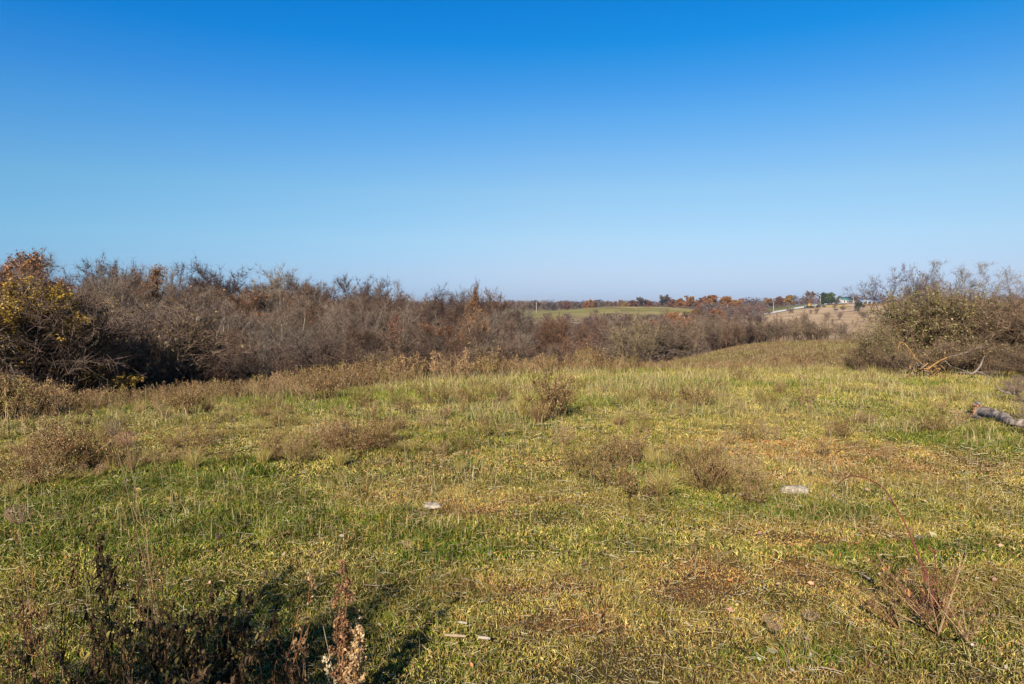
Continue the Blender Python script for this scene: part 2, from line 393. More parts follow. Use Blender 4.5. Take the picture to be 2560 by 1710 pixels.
for (Y0, Y1, dens, hh, ww, m) in ((1.4, 3, 9000, .04, .0028, 3), (3, 4.5, 12000, .034, .0028, 3), (4.5, 7, 8500, .038, .0038, 3), (7, 12, 3600, .05, .006, 3), (12, 20, 1100, .075, .011, 2), (20, 32, 520, .10, .017, 2)):
    X, Y = scatter(Y0, Y1, dens)
    blades(mb, X, Y, hh, ww, m)
# lying straw and thatch
for (Y0, Y1, dens, ll, ww) in ((1.4, 4, 900, .055, .0022), (4, 8, 500, .06, .0028), (8, 14, 160, .08, .005)):
    X, Y = scatter(Y0, Y1, dens); n = len(X); az = rng.random(n) * 6.283; D = np.stack([np.cos(az), np.sin(az), (rng.random(n) - .35) * .5], 1)
    Z = h(X, Y) + .012 + rng.random(n) * .03; L0 = ll * (.3 + rng.random(n))
    p0 = np.stack([X, Y, Z], 1); P = np.stack([p0, p0 + D * L0[:, None] * .5 + rng.normal(size=(n, 3)) * .003, p0 + D * L0[:, None]], 1)
    V, T, si, ri = strands(P, np.full((n, 3), ww * .5), 2)
    c, _ = pick([[.42, .34, .17], [.33, .23, .11], [.46, .40, .25], [.28, .17, .08]], np.ones((n, 4)) * [1, .8, .4, .6], n)
    mb.add(V, T, (c * (.6 + .6 * rng.random(n))[:, None])[si])
tag(mb.build('grass', M_blade), 'short mixed green and straw coloured pasture grass covering the near meadow', 'grass', kind='stuff')

# rougher straw coloured grass standing in loose drifts
mb = MB()
for (Y0, Y1, dens, hh, ww, m) in ((2.4, 5, 170, .10, .0024, 3), (5, 9, 210, .13, .004, 3), (9, 15, 130, .17, .0065, 3), (15, 28, 80, .22, .010, 2)):
    X, Y = scatter(Y0, Y1, dens)
    v = vnoise(X, Y, 1.7, 41) * .6 + vnoise(X, Y, .5, 42) * .4 + .12 * np.clip((Y - 7) / 10, 0, 1); keep = rng.random(len(X)) < np.clip((v - .46) * 5, 0.02, 1); X, Y = X[keep], Y[keep]; v = v[keep]
    n = len(X); hs = hh * (.45 + .9 * rng.random(n)) * np.clip(v * 1.7, .5, 1.4); az = rng.random(n) * 6.283; le = rng.random(n) * .8; D = np.stack([np.cos(az), np.sin(az), 0 * az], 1); b0 = np.stack([X, Y, h(X, Y)], 1)
    P = np.stack([b0 + D * (le * hs * t * t)[:, None] + np.array([0, 0, 1]) * (hs * (t - .3 * le * t * t))[:, None] for t in (0, .55, 1)], 1)
    V, T, si, ri = strands(P, np.array([[1, .8, .1]]) * ww * .5 * np.ones((n, 1)), 2)
    c, _ = pick([[.38, .30, .12], [.31, .22, .085], [.45, .36, .17], [.22, .21, .045], [.27, .165, .07]], np.ones((n, 5)) * [1, .9, .5, .8, .6], n); mb.add(V, T, (c * (.65 + .6 * rng.random(n))[:, None])[si])
tag(mb.build('straw_grass', M_blade), 'loose drifts of longer straw coloured grass in the pasture', 'grass', kind='stuff')

# taller pale seed stalks that stand out of the turf
mb = MB()
for (Y0, Y1, dens, hh, ww) in ((2.6, 6, 12, .16, .0014), (6, 12, 20, .2, .0024), (12, 26, 8, .26, .0035)):
    X, Y = scatter(Y0, Y1, dens)
    keep = rng.random(len(X)) < .15 + 1.1 * np.clip(vnoise(X, Y, 2.3, 22) - .3, 0, 1); X, Y = X[keep], Y[keep]
    n = len(X); H_ = hh * (.5 + rng.random(n)); az = rng.random(n) * 6.283; le = rng.random(n) * .35
    D = np.stack([np.cos(az) * le, np.sin(az) * le, np.zeros(n)], 1); b0 = np.stack([X, Y, h(X, Y)], 1)
    P = np.stack([b0 + D * (H_ * t * t)[:, None] + np.array([0, 0, 1]) * (H_ * t)[:, None] for t in (0, .35, .7, 1)], 1)
    V, T, si, ri = strands(P, np.full((n, 1), ww * .5) * np.array([[1, 1, .8, .5]]), 3)
    c, _ = pick([[.5, .42, .25], [.36, .25, .15], [.58, .52, .38]], np.ones((n, 3)), n)
    mb.add(V, T, c[si])
tag(mb.build('dry_grass_stalks', M_dry), 'thin pale seed stalks sticking up singly out of the turf', 'grass', kind='stuff')

# rough grass of the further meadow
mb = MB()
Y = 30 + 62 * rng.random(130000) ** .8; X = Y * (.02 + .75 * rng.random(len(Y)))
keep = (Y > crest(X / Y) * 1.02) & ((X / Y > .17) | (Y < 45)); X, Y = X[keep], Y[keep]; n = len(X)
hs = (.06 + .13 * rng.random(n)) * (.5 + vnoise(X, Y, 3, 23)); az = rng.random(n) * 6.283
b0 = np.stack([X, Y, h(X, Y)], 1); tip = b0 + np.stack([np.cos(az) * .4 * hs, np.sin(az) * .4 * hs, hs], 1)
V, T = spikes(b0, tip, .04 + .04 * rng.random(n))
nn = np.clip(vnoise(X, Y, 6, 10) * .6 + vnoise(X, Y, 1.5, 11) * .4, 0, 1)
c, _ = pick([[.20, .165, .05], [.14, .14, .03], [.27, .18, .075], [.17, .10, .05]], np.stack([nn ** 2, nn * .4, .3 + 0 * nn, (1 - nn) * 1.1 + 1.2 * np.clip((44 - Y) / 10, 0, 1)], 1), n)
mb.add(V, T, np.repeat(c * (.7 + .6 * rng.random(n))[:, None], 3, 0))
tag(mb.build('rough_grass', M_blade), 'rough yellow-green and tawny grass of the further meadow beyond the crest', 'grass', kind='stuff')
# ------------------------------------------------------------------ trees and shrubs
def grow(rg, H, spread=.55, trunk=.22, r0=.16, n_limb=9, sub=6, up=.8, wob=.12, levels=3, first=.25, tw_len=.9, ang=(34, 62), ang2=(24, 52), tl=.82):
    """branch skeleton: list per level of (P (M,3), r (M)) and terminal twig roots"""
    out = [[], [], [], []]; tips = []
    def line(p, d, ln, ra, rb, m, upt, wb):
        P = [p]; d = d / np.linalg.norm(d)
        for i in range(m - 1):
            d = d + rg.normal(size=3) * wb + np.array([0, 0, upt]); d = d / np.linalg.norm(d)
            P.append(P[-1] + d * ln / (m - 1))
        return np.array(P), np.linspace(ra, rb, m)
    def rec(P, r, lev, ln):
        k = {0: n_limb, 1: sub, 2: sub}[lev]
        lo = first if lev == 0 else .25
        for i in range(k):
            t = lo + (1 - lo) * (i + rg.random() * .8) / k; t = min(t, .98)
            f = t * (len(P) - 1); j = int(f); q = P[j] + (P[min(j + 1, len(P) - 1)] - P[j]) * (f - j)
            d = P[min(j + 1, len(P) - 1)] - P[j] if j < len(P) - 1 else P[-1] - P[-2]
            d = d / np.linalg.norm(d); a = nrm(np.cross(d, rg.normal(size=3))); an = R(rg.uniform(*ang2)) if lev else R(rg.uniform(*ang)) * (1.1 - .5 * t)
            nd = d * math.cos(an) + a * math.sin(an)
            if lev == 0: nl = H * spread * rg.uniform(.75, 1.1) * (1 - .45 * abs(t - .5) if tl > .7 else 1.)
            else: nl = ln * rg.uniform(.42, .68) * (1.15 - .5 * t)
            ra = max(.006, r[min(j, len(r) - 1)] * (.5 if lev == 0 else .45)); m = 6 if lev == 0 else 4
            Q, rr = line(q, nd, nl, ra, max(.004, ra * .25), m, up * (.22 if lev == 0 else .1), wob)
            out[lev + 1].append((Q, rr))
            if lev + 1 < levels: rec(Q, rr, lev + 1, nl)
            for s in range(3 if lev + 1 == levels else 1):
                tips.append((Q[-1 - (s % 3)], nrm(Q[-1] - Q[-2]), nl))
    P, r = line(np.zeros(3), np.array([rg.normal() * .06, rg.normal() * .06, 1]), H * tl, r0, r0 * (.2 if tl > .7 else .45), 8, .25, .10)
    out[0].append((P, r)); rec(P, r, 0, H)
    return out, tips

def tubes_of(L_, k, tint, rg):
    mb = []
    by = {}
    for P, r in L_: by.setdefault(len(P), []).append((P, r))
    for m, lst in by.items():
        V, T, si, ri = strands(np.array([p for p, _ in lst]), np.array([q for _, q in lst]), k, rg)
        tv = np.clip(tint + rg.normal(size=len(lst)) * .15, 0, 1)
        mb.append((V, T, tv[si]))
    return mb

def tree_proto(seed, H=10, twigs=7, tw=.018, twl=.55, leaves=0, leaf=.12, leaf_low=0., tn=.75, tu=.25, **kw):
    rg = np.random.default_rng(seed)
    sk, tips = grow(rg, H, **kw)
    # scale the skeleton so that its top is at H
    top = np.percentile(np.concatenate([p[0][:, 2] for l in sk[2:] for p in l]), 96); s = H / (top + twl * .3)
    sk = [[(P * s, r) for P, r in l] for l in sk]
    tr = MB(); cr = MB()
    for lv, k, ti in ((0, 8, .5), (1, 5, .5)):
        for V, T, c in tubes_of(sk[lv], k, ti, rg): tr.add(V, T, c)
    for lv, k in ((2, 3), (3, 3)):
        if sk[lv]:
            for V, T, c in tubes_of(sk[lv], k, .5, rg): cr.add(V, T, c)
    TP = np.array([t[0] for t in tips]) * s; TD = np.array([t[1] for t in tips])
    src = []
    for lv in (2, 3):
        for P, r in sk[lv]: src.append(P[1:])
    src = np.concatenate(src) if src else TP
    n = int(len(tips) * twigs)
    a = rg.integers(0, len(TP), n); p0 = TP[a]; d = nrm(TD[a] + rg.normal(size=(n, 3)) * tn + [0, 0, tu])
    m = n; b = rg.integers(0, len(src), m); p0 = np.concatenate([p0, src[b]]); d = np.concatenate([d, nrm(rg.normal(size=(m, 3)) + [0, 0, .5 + 2 * (tu - .25)])])
    ln = twl * (.35 + .8 * rg.random(len(p0)))
    p1 = p0 + d * ln[:, None]
    V, T = spikes(p0, p1, tw * (.7 + .6 * rg.random(len(p0))), rg); cr.add(V, T, np.repeat(rg.random(len(p0)), 3))
    # second order twigs
    f = rg.random(len(p0)); q0 = p0 + (p1 - p0) * f[:, None]; q1 = q0 + nrm(d + rg.normal(size=d.shape) * .9) * (ln * .55)[:, None]
    V, T = spikes(q0, q1, tw * .75, rg); cr.add(V, T, np.repeat(rg.random(len(q0)), 3))
    lf = None
    if leaves:
        a = rg.integers(0, len(p0), leaves * 2)
        # clumped: only some twigs keep their leaves
        keepn = vnoise(p0[a][:, 0] + seed, p0[a][:, 1] + p0[a][:, 2] * 1.7, H * .09, seed % 9)
        a = a[(keepn + rg.random(len(a)) * .5) > (.55 + leaf_low)][:leaves]
        cpos = p0[a] + (p1 - p0)[a] * rg.random((len(a), 1)) + rg.normal(size=(len(a), 3)) * leaf * .6
        V, T = cards(cpos, leaf * (.55 + .7 * rg.random(len(a))), rg); lf = MB()
        lf.add(V, T, np.repeat(np.clip(.5 + .25 * rg.normal(size=len(a)) + .4 * (vnoise(cpos[:, 0], cpos[:, 2], H * .12, 3) - .5), 0, 1), 4))
    return dict(trunk=tr.mesh('trunk', [M_bark], True), crown=cr.mesh('crown', [M_twig]), leaves=lf.mesh('leaves', [M_leaf]) if lf else None, H=H)

def shrub_proto(seed, H=3, W=2.6, stems=26, twigs=2600, tw=.014, twl=.4, leaves=0, leaf=.05, arch=.8):
    rg = np.random.default_rng(seed)
    az = rg.random(stems) * 6.283; o = rg.random(stems) * .35 * W * .4
    p0 = np.stack([np.cos(az) * o, np.sin(az) * o, np.full(stems, -.1)], 1)
    rch = W * .5 * (.2 + .8 * rg.random(stems)); hh = H * (.55 + .45 * rg.random(stems)) * (1.05 - .35 * rch / (W * .5))
    D = np.stack([np.cos(az), np.sin(az), 0 * az], 1)
    M = 7; P = np.zeros((stems, M, 3))
    for i in range(M):
        t = i / (M - 1)
        P[:, i] = p0 + D * (rch * t ** 1.25)[:, None] + np.array([0, 0, 1]) * (hh * np.sin(t * math.pi * .5 * (1 + .25 * arch)) )[:, None] + rg.normal(size=(stems, 3)) * .022 * H * t
    V, T, si, ri = strands(P, np.linspace(.017, .004, M)[None] * (H / 3) * np.ones((stems, 1)), 4, rg)
    st = MB(); st.add(V, T, np.clip(.5 + .2 * rg.normal(size=stems), 0, 1)[si])
    # side branches
    cr = MB(); nb = stems * 9; a = rg.integers(0, stems, nb); f = .2 + .78 * rg.random(nb); j = np.minimum((f * (M - 1)).astype(int), M - 2); g = f * (M - 1) - j
    q0 = P[a, j] * (1 - g)[:, None] + P[a, j + 1] * g[:, None]; d = nrm(nrm(P[a, j + 1] - P[a, j]) + rg.normal(size=(nb, 3)) * .55 + [0, 0, .35])
    ln = H * .24 * (.4 + rg.random(nb)) * (1.2 - .5 * f)
    B = np.stack([q0, q0 + d * ln[:, None] * .5 + rg.normal(size=(nb, 3)) * .02 * H, q0 + nrm(d + [0, 0, -.1]) * ln[:, None]], 1)
    V, T, si, ri = strands(B, np.array([[.009, .006, .003]]) * (H / 3) * np.ones((nb, 1)), 3, rg); cr.add(V, T, rg.random(nb)[si])
    a = rg.integers(0, nb, twigs); f = rg.random((twigs, 1)); p = B[a, 0] * (1 - f) + B[a, 2] * f; d = nrm(nrm(B[a, 2] - B[a, 0]) + rg.normal(size=(twigs, 3)) * .8)
    e = p + d * (twl * (.3 + .8 * rg.random(twigs)))[:, None]
    V, T = spikes(p, e, tw, rg); cr.add(V, T, np.repeat(rg.random(twigs), 3))
    lf = None
    if leaves:
        a = rg.integers(0, twigs, leaves); cpos = p[a] + (e - p)[a] * rg.random((leaves, 1)) + rg.normal(size=(leaves, 3)) * leaf * .5
        kp = vnoise(cpos[:, 0] + 9, cpos[:, 1] + cpos[:, 2], H * .16, seed % 7) + .45 * cpos[:, 2] / H + .3 * rg.random(leaves) > .72; cpos = cpos[kp]
        V, T = cards(cpos, leaf * (.6 + .7 * rg.random(len(cpos))), rg); lf = MB(); lf.add(V, T, np.repeat(rg.random(len(cpos)), 4))
    return dict(trunk=st.mesh('stems', [M_bark], True), crown=cr.mesh('twigs', [M_twig]), leaves=lf.mesh('foliage', [M_leaf]) if lf else None, H=H * .88)

UPR = dict(tn=.5, tu=.4, up=.75, wob=.11, tl=.5)
BARE = [tree_proto(11, 10, twigs=6, r0=.17, ang=(20, 50), ang2=(22, 46), spread=.52, first=.4, n_limb=10, sub=7, **UPR), tree_proto(12, 10, twigs=6, r0=.2, ang=(28, 62), ang2=(22, 48), spread=.54, first=.45, n_limb=11, sub=7, **UPR),
        tree_proto(13, 10, twigs=6, r0=.15, ang=(16, 42), ang2=(18, 42), spread=.5, first=.4, n_limb=10, sub=7, **UPR), tree_proto(14, 10, twigs=5, r0=.2, ang=(30, 68), ang2=(26, 54), spread=.55, first=.45, n_limb=10, sub=7, tn=.65, tu=.2, up=.5, wob=.18, tl=.5),
        tree_proto(15, 10, twigs=6, r0=.16, ang=(20, 52), ang2=(20, 44), spread=.5, first=.3, n_limb=12, sub=6, **UPR), tree_proto(16, 10, twigs=5, r0=.18, ang=(24, 58), ang2=(22, 46), spread=.52, first=.5, n_limb=9, sub=7, **UPR)]
SPARSE = [tree_proto(21, 7, twigs=2.2, spread=.42, sub=4, n_limb=7, r0=.16, first=.3, up=.9, tw=.014, twl=.45), tree_proto(22, 7, twigs=2.5, spread=.6, sub=4, n_limb=8, r0=.16, first=.22, wob=.25, tw=.014, twl=.5)]
LEAFY = [tree_proto(31, 10, twigs=6, leaves=20000, leaf=.075, spread=.58, n_limb=11), tree_proto(32, 10, twigs=6, leaves=16000, leaf=.08, spread=.5, n_limb=10, first=.15),
         tree_proto(33, 10, twigs=2.5, leaves=30000, leaf=.075, spread=.6, n_limb=12, first=.12, leaf_low=-.25)]
THIN = [tree_proto(34, 10, twigs=7, leaves=5000, leaf=.06, spread=.52, n_limb=11, leaf_low=.1, ang=(22, 54), first=.4, **UPR)]
FAR = [tree_proto(35, 10, twigs=2, leaves=4600, leaf=.36, spread=.8, sub=4, n_limb=9, first=.12, leaf_low=-.35, tw=.05, twl=.8), tree_proto(36, 10, twigs=2, leaves=4000, leaf=.36, spread=.7, sub=4, n_limb=9, first=.1, leaf_low=-.4, tw=.05, twl=.8),
       tree_proto(37, 10, twigs=7, spread=.65, sub=4, n_limb=11, tw=.07, twl=.9, first=.15)]
UPS = [shrub_proto(45, 3, 1.5, 26, 3200, arch=-.3, twl=.35, tw=.012), shrub_proto(46, 3, 1.2, 20, 2600, arch=-.4, twl=.35, tw=.012), shrub_proto(47, 3, 1.8, 34, 4200, arch=-.2, twl=.35, tw=.012)]
SHRUB = [shrub_proto(41), shrub_proto(42, 3, 3.6, 34, 3400), shrub_proto(43, 3, 2.0, 18, 1800, arch=.2), shrub_proto(44, 3, 3.0, 26, 2600, leaves=900, leaf=.05)]

def place(pr, name, x, y, H, sx=1., rz=None, tw=(.2, .15, .12), bk=None, lf=None, z=None, tilt=0.):
    """a tree or shrub: Empty at its base, trunk, crown and leaves as parts; repeats share mesh data"""
    e = bpy.data.objects.new(name, None); C.objects.link(e)
    e.location = (x, y, h1(x, y) - .05 if z is None else z)
    s = H / pr['H']; e.scale = (s * sx, s * sx, s)
    e.rotation_euler = (tilt, 0, rng.random() * 6.283 if rz is None else rz)
    shr = pr['trunk'].name.startswith('stems')
    for part, nm, col in (('trunk', 'stems' if shr else 'trunk', bk or tw), ('crown', 'twigs' if shr else 'crown', tw), ('leaves', 'foliage' if shr else 'leaves', lf or tw)):
        if pr[part] is None: continue
        o = bpy.data.objects.new(nm, pr[part]); C.objects.link(o); o.parent = e; o.color = (*col, 1)
    return e

ORD = ['first', 'second', 'third', 'fourth', 'fifth', 'sixth', 'seventh', 'eighth', 'ninth', 'tenth', 'eleventh', 'twelfth', 'thirteenth', 'fourteenth', 'fifteenth', 'sixteenth', 'seventeenth', 'eighteenth', 'nineteenth', 'twentieth',
       'twenty-first', 'twenty-second', 'twenty-third', 'twenty-fourth', 'twenty-fifth', 'twenty-sixth', 'twenty-seventh', 'twenty-eighth', 'twenty-ninth', 'thirtieth']
_rows = {}
def row(o, look, where, cat, group, from_right=False):
    """remembers a repeat; its label is written once its whole row is known"""
    _rows.setdefault((look, where), []).append(o); o['category'] = cat; o['group'] = group
def label_rows():
    for (look, where), L_ in _rows.items():
        L_.sort(key=lambda o: o.location.x / max(o.location.y, .5))
        n = len(L_)
        for i, o in enumerate(L_):
            if n == 1: o['label'] = f'{look} {where}'
            elif i == 0: o['label'] = f'{look} {where}, leftmost one'
            elif i == n - 1: o['label'] = f'{look} {where}, rightmost one'
            elif i < n / 2 or n - i > len(ORD): o['label'] = f'{look} {where}, {ORD[min(i, 29)]} from left'
            else: o['label'] = f'{look} {where}, {ORD[n - 1 - i]} from right'
        assert len({o['label'] for o in L_}) == n

# the wood in the ravine, rows from its near edge to its skyline
SKYL = [(-500, 610), (0, 640), (60, 652), (150, 652), (230, 655), (300, 672), (380, 686), (440, 690), (520, 692), (600, 700), (700, 706), (800, 711), (900, 716), (1000, 730), (1080, 742), (1140, 752), (1250, 752), (1320, 772)]
sx_, sy_ = zip(*SKYL)
LOOK = {'brown': ((.12, .072, .048), 'dense brown bare tree'), 'grey': ((.17, .13, .098), 'grey bare tree'), 'dark': ((.085, .055, .044), 'dark purplish bare tree'),
        'rust': ((.125, .072, .046), 'bare rust tinged tree')}
ROWS = [(1.6, .34, 'at the near edge of the wood'), (2.0, .52, 'low in the front of the wood'), (2.5, .68, 'in the middle of the wood'), (3.2, .86, 'just below the skyline of the wood'), (4.1, 1.0, 'on the skyline of the wood')]
rt = np.random.default_rng(5)
for ri_, (mul, fr, where) in enumerate(ROWS):
    px = -140.
    while px < 1290:
        u = (px - 1280) / F; cY = float(crest(u)); Y = cY * mul * rt.uniform(.93, 1.08); X = u * Y
        gy = proj(u * cY, cY, h1(u * cY, cY))[1]; sky = np.interp(px, sx_, sy_)
        yt = gy + (sky + 14 + max(0, 520 - px) * .065 - gy) * fr + rt.normal() * (5 if fr == 1 else 12)
        zt = at(px, yt, Y)[2]; g = h1(X, Y); H = max(3.2, zt - g)
        k = rt.choice(['brown', 'grey', 'dark', 'rust'], p=[.42, .18, .26, .14])
        if ri_ == 4 and k == 'rust': k = 'dark'
        if u < -.6 and ri_ == 0: px += 160; continue
        col = np.array(LOOK[k][0]) * rt.uniform(.75, 1.2)
        pr = THIN[0] if k == 'rust' else BARE[rt.integers(0, 6)]
        if ri_ < 2: col = col * .8  # front rows darkened in colour to stand for their smaller sunlit share
        if ri_ < 2 and H < 4.2: pr = UPS[rt.integers(0, 3)]
        e = place(pr, 'bare_tree', X, Y, H, rt.uniform(.95, 1.3), rt.random() * 6.28, tuple(col), tuple(col * (2.4 if rt.random() < .4 else 1.3)), (.34, .12, .035))
        row(e, LOOK[k][1], where, 'tree', 'bare trees of the wood in the ravine')
        px += (H * .5) / Y * F * rt.uniform(.5, .85) * (.8 if ri_ < 3 else .62)
# leafed trees that stand out of the wood
def mark(px, ytop, Y, kind, pr, look, tw=(.14, .09, .06), lf=None, sx=1., name='autumn_tree', H=None, cat='tree', group='leafed autumn trees', bk=None):
    u = (px - 1280) / F; X = u * Y; g = h1(X, Y); Ht = H or max(3., at(px, ytop, Y)[2] - g)
    e = place(pr, name, X, Y, Ht, sx, None, tw, bk, lf); tag(e, look, cat, group); return e
ORG = (.30, .13, .04); RST = (.22, .085, .035); GLD = (.42, .27, .03); OLV = (.22, .22, .045)
mark(-20, 668, 33, 0, LEAFY[0], 'tall rust-leaved oak at the far left end of the wood', lf=(.27, .11, .035), sx=1.05)
mark(60, 735, 30, 0, LEAFY[1], 'russet brown oak below the tall rust-leaved oak', lf=(.2, .075, .035))
mark(150, 730, 16.5, 0, LEAFY[2], 'golden green leafed tree at the left front of the wood', lf=(.46, .28, .04), sx=1.45)
mark(15, 780, 19.5, 0, LEAFY[0], 'pinkish tan leafed tree left of the golden green one', lf=(.32, .17, .07), sx=1.2)
mark(355, 712, 46, 0, LEAFY[1], 'burnt orange leafed tree amid bare brown trees', lf=(.26, .10, .02), sx=.75)
mark(1172, 752, 75, 0, LEAFY[1], 'small orange tree under the lone round skyline crown', lf=(.24, .11, .045), sx=.5)
mark(1205, 800, 50, 0, LEAFY[2], 'amber leafed low tree at the right end of the wood', lf=(.26, .13, .05), sx=.75)
mark(760, 768, 48, 0, THIN[0], 'rust tinged tree left of the middle of the wood', lf=RST, sx=.9)
mark(690, 745, 58, 0, THIN[0], 'rust tinged tree high in the wood left of its middle', lf=RST, sx=.8)
mark(990, 815, 40, 0, LEAFY[1], 'dark red-brown leafed low tree in front of the pale forked trunk', lf=(.2, .075, .04), sx=.6)
mark(1240, 870, 36, 0, THIN[0], 'dark brown bushy tree by the weeds at the right end of the wood', lf=(.15, .07, .04), sx=1.1, tw=(.11, .075, .06))
mark(1165, 728, 118, 0, BARE[3], 'lone round bare crown standing above the skyline', tw=(.13, .10, .09), sx=.8, name='bare_tree', group='bare trees of the wood in the ravine')
mark(1240, 742, 112, 0, BARE[4], 'small bare brown tree right of the lone round crown', tw=(.15, .09, .06), sx=.7, name='bare_tree', group='bare trees of the wood in the ravine')
mark(1010, 762, 44, 0, SPARSE[0], 'pale bare tree with a whitish forked trunk', tw=(.18, .13, .10), bk=(.42, .36, .27), name='bare_tree', group='bare trees of the wood in the ravine')
mark(870, 800, 38, 0, SPARSE[1], 'slim pale trunked bare tree before the dark middle of the wood', tw=(.16, .11, .085), bk=(.34, .28, .2), name='bare_tree', group='bare trees of the wood in the ravine')
mark(290, 760, 30, 0, SPARSE[1], 'pale barked bare tree right of the golden green tree', tw=(.16, .11, .085), bk=(.34, .27, .18), name='bare_tree', group='bare trees of the wood in the ravine')
mark(40, 880, 15.5, 0, SPARSE[1], 'crooked pale bare tree at the dark left corner of the wood', H=3.4, tw=(.16, .11, .085), bk=(.34, .28, .2), name='bare_tree', sx=1.3, group='bare trees of the wood in the ravine')

for px_, yt_, m_, lab in [(215, 800, 2.1, 'slim pale trunked tree right of the golden green tree'), (455, 740, 2.4, 'pale grey many-limbed tree in the left middle of the wood'), (560, 770, 2.2, 'pale slender tree right of the many-limbed grey one'), (640, 835, 1.7, 'low pale forked tree above the dark gap in the wood'), (705, 770, 2.3, 'tan barked tree left of the middle of the wood'), (935, 760, 2.3, 'grey upright tree just left of the whitish forked trunk'), (1085, 800, 2.0, 'slanting pale stemmed tree before the right part of the wood'), (1190, 790, 2.2, 'pale stemmed tree by the amber leafed low tree'), (1130, 850, 1.6, 'low pale stemmed sapling cluster before the right part of the wood')]:
    cy_ = float(crest((px_ - 1280) / F)) * m_
    mark(px_, yt_, cy_, 0, BARE[(px_ // 5) % 6] if px_ in (455, 705, 935) else SPARSE[px_ % 2], lab, tw=(.16, .115, .085), bk=(.46, .39, .29), name='bare_tree', group='bare trees of the wood in the ravine')
# brush along the near edge of the wood
px = -60.
while px < 1480:
    u = (px - 1280) / F; Y = float(crest(u)) * rt.uniform(1.18, 1.42); X = u * Y
    H = rt.uniform(1.5, 2.9) * (1 if px < 900 else .75)
    k = rt.integers(0, 3); col = [(.125, .078, .055), (.09, .062, .047), (.15, .10, .068)][k]
    e = place((UPS + SHRUB)[(0, 1, 2, 0, 1, 2, 5, 6)[rt.integers(0, 8)]], 'shrub', X, Y, H, rt.uniform(1., 1.5), None, col, col, (.2, .14, .05))
    row(e, ['reddish brown leafless shrub', 'dark grey-brown leafless shrub', 'light tan leafless shrub'][k], 'behind the weeds at the field edge', 'shrub', 'shrubs along the near edge of the wood')
    px += rt.uniform(26, 52)

# trees of the valley bottom, right of the wood
VR = [(1270, 1960, 62, 818, 14, 'in the front row of the valley bottom'), (1260, 1930, 88, 812, 13, 'in the second row of the valley bottom'), (1250, 1900, 130, 810, 11, 'in the middle of the valley bottom'), (1240, 1860, 190, 806, 10, 'at the back of the valley bottom'), (1560, 1900, 270, 790, 8, 'at the foot of the green hill')]
for (xa, xb, Yb, yt0, jt, where) in VR:
    px = xa
    while px < xb:
        u = (px - 1280) / F; Y = Yb * rt.uniform(.92, 1.1)
        if Yb == 62 and u > .1: Y = 72 + 40 * (u - .1) + rt.uniform(0, 6)
        if Yb == 88 and u > .1: Y = 92 + 60 * (u - .1) + rt.uniform(0, 8)
        X = u * Y; g = h1(X, Y); yt = yt0 + rt.normal() * jt * .7 + max(0, 1400 - px) * -.04
        if Yb < 70: yt += 14
        if px > 1780: yt += (12 if Yb < 100 else 4) 
        H = np.clip(at(px, yt, Y)[2] - g, 2.5, 13)
        k = rt.choice(['brown', 'grey', 'dark', 'rust'], p=[.35, .2, .33, .12]); col = np.array(LOOK[k][0]) * rt.uniform(.8, 1.4)
        pr = THIN[0] if k == 'rust' else (SPARSE[rt.integers(0, 2)] if rt.random() < .25 and Yb < 100 else BARE[rt.integers(0, 6)])
        e = place(pr, 'bare_tree', X, Y, H, rt.uniform(.8, 1.1), None, tuple(col), tuple(col * 1.3), (.28, .12, .05))
        row(e, LOOK[k][1], where, 'tree', 'bare trees of the valley bottom')
        px += (H * .6) / Y * F * rt.uniform(.7, 1.1)
for i, (px, yt, Y, lf, sx, look) in enumerate([(1685, 786, 240, (.32, .14, .045), 1.2, 'orange oak at the left of the cluster below the green hill'), (1735, 776, 300, (.29, .125, .045), 1.3, 'broad orange-brown oak in the cluster below the green hill'),
        (1790, 776, 310, (.28, .12, .045), 1.3, 'wide rusty oak right of the cluster below the green hill'), (1870, 772, 420, (.28, .12, .05), 1.3, 'rusty oak standing left of the middle utility pole'),
        (1672, 800, 150, (.30, .10, .03), .9, 'low orange tree in front of the orange oak cluster'), (1720, 800, 190, (.28, .12, .045), .8, 'small orange-brown tree in front of the broad oak'), (1400, 850, 110, (.33, .13, .05), .6, 'low russet tree in the valley bottom thicket'),
        (1780, 828, 95, (.2, .09, .05), .8, 'dark red-brown shrubby tree at the edge of the further meadow'), (1455, 848, 90, (.26, .11, .06), .8, 'reddish low tree right of the russet tree')]):
    mark(px, yt, Y, 0, FAR[i % 2] if Y > 100 else LEAFY[i % 2], look, lf=lf, sx=sx)

# saplings and tall shrubs on the far side of the further meadow
for px in list(np.arange(1560, 2140, 17)):
    u = (px - 1280) / F; Y = np.interp(u, [.15, .2, .3, .4, .5], [58, 64, 82, 90, 92]) * rt.uniform(.96, 1.06); X = u * Y
    big = rt.random() < .35
    yt = 822 + rt.normal() * 8 - (26 if big else 0) + (10 if px > 2100 else 0); H = np.clip(at(px, yt - 8, Y)[2] - h1(X, Y), 1.5, 5)
    k = rt.integers(0, 3); col = [(.18, .12, .08), (.14, .10, .075), (.20, .145, .08)][k]
    if big:
        e = place(SPARSE[rt.integers(0, 2)] if rt.random() < .5 else SHRUB[2], 'sapling', X, Y, H, 1.0, None, col, tuple(np.array(col) * 1.4)); look = ['thin brown sapling', 'thin grey-brown sapling', 'thin tan sapling'][k]
    else:
        e = place(SHRUB[rt.integers(0, 4)], 'shrub', X, Y, H, 1.5, None, col, col, (.2, .14, .05)); look = ['brown twiggy shrub', 'grey-brown twiggy shrub', 'tan twiggy shrub'][k]
    row(e, look, 'along the far edge of the further meadow', 'sapling' if big else 'shrub', 'saplings and shrubs beyond the further meadow')

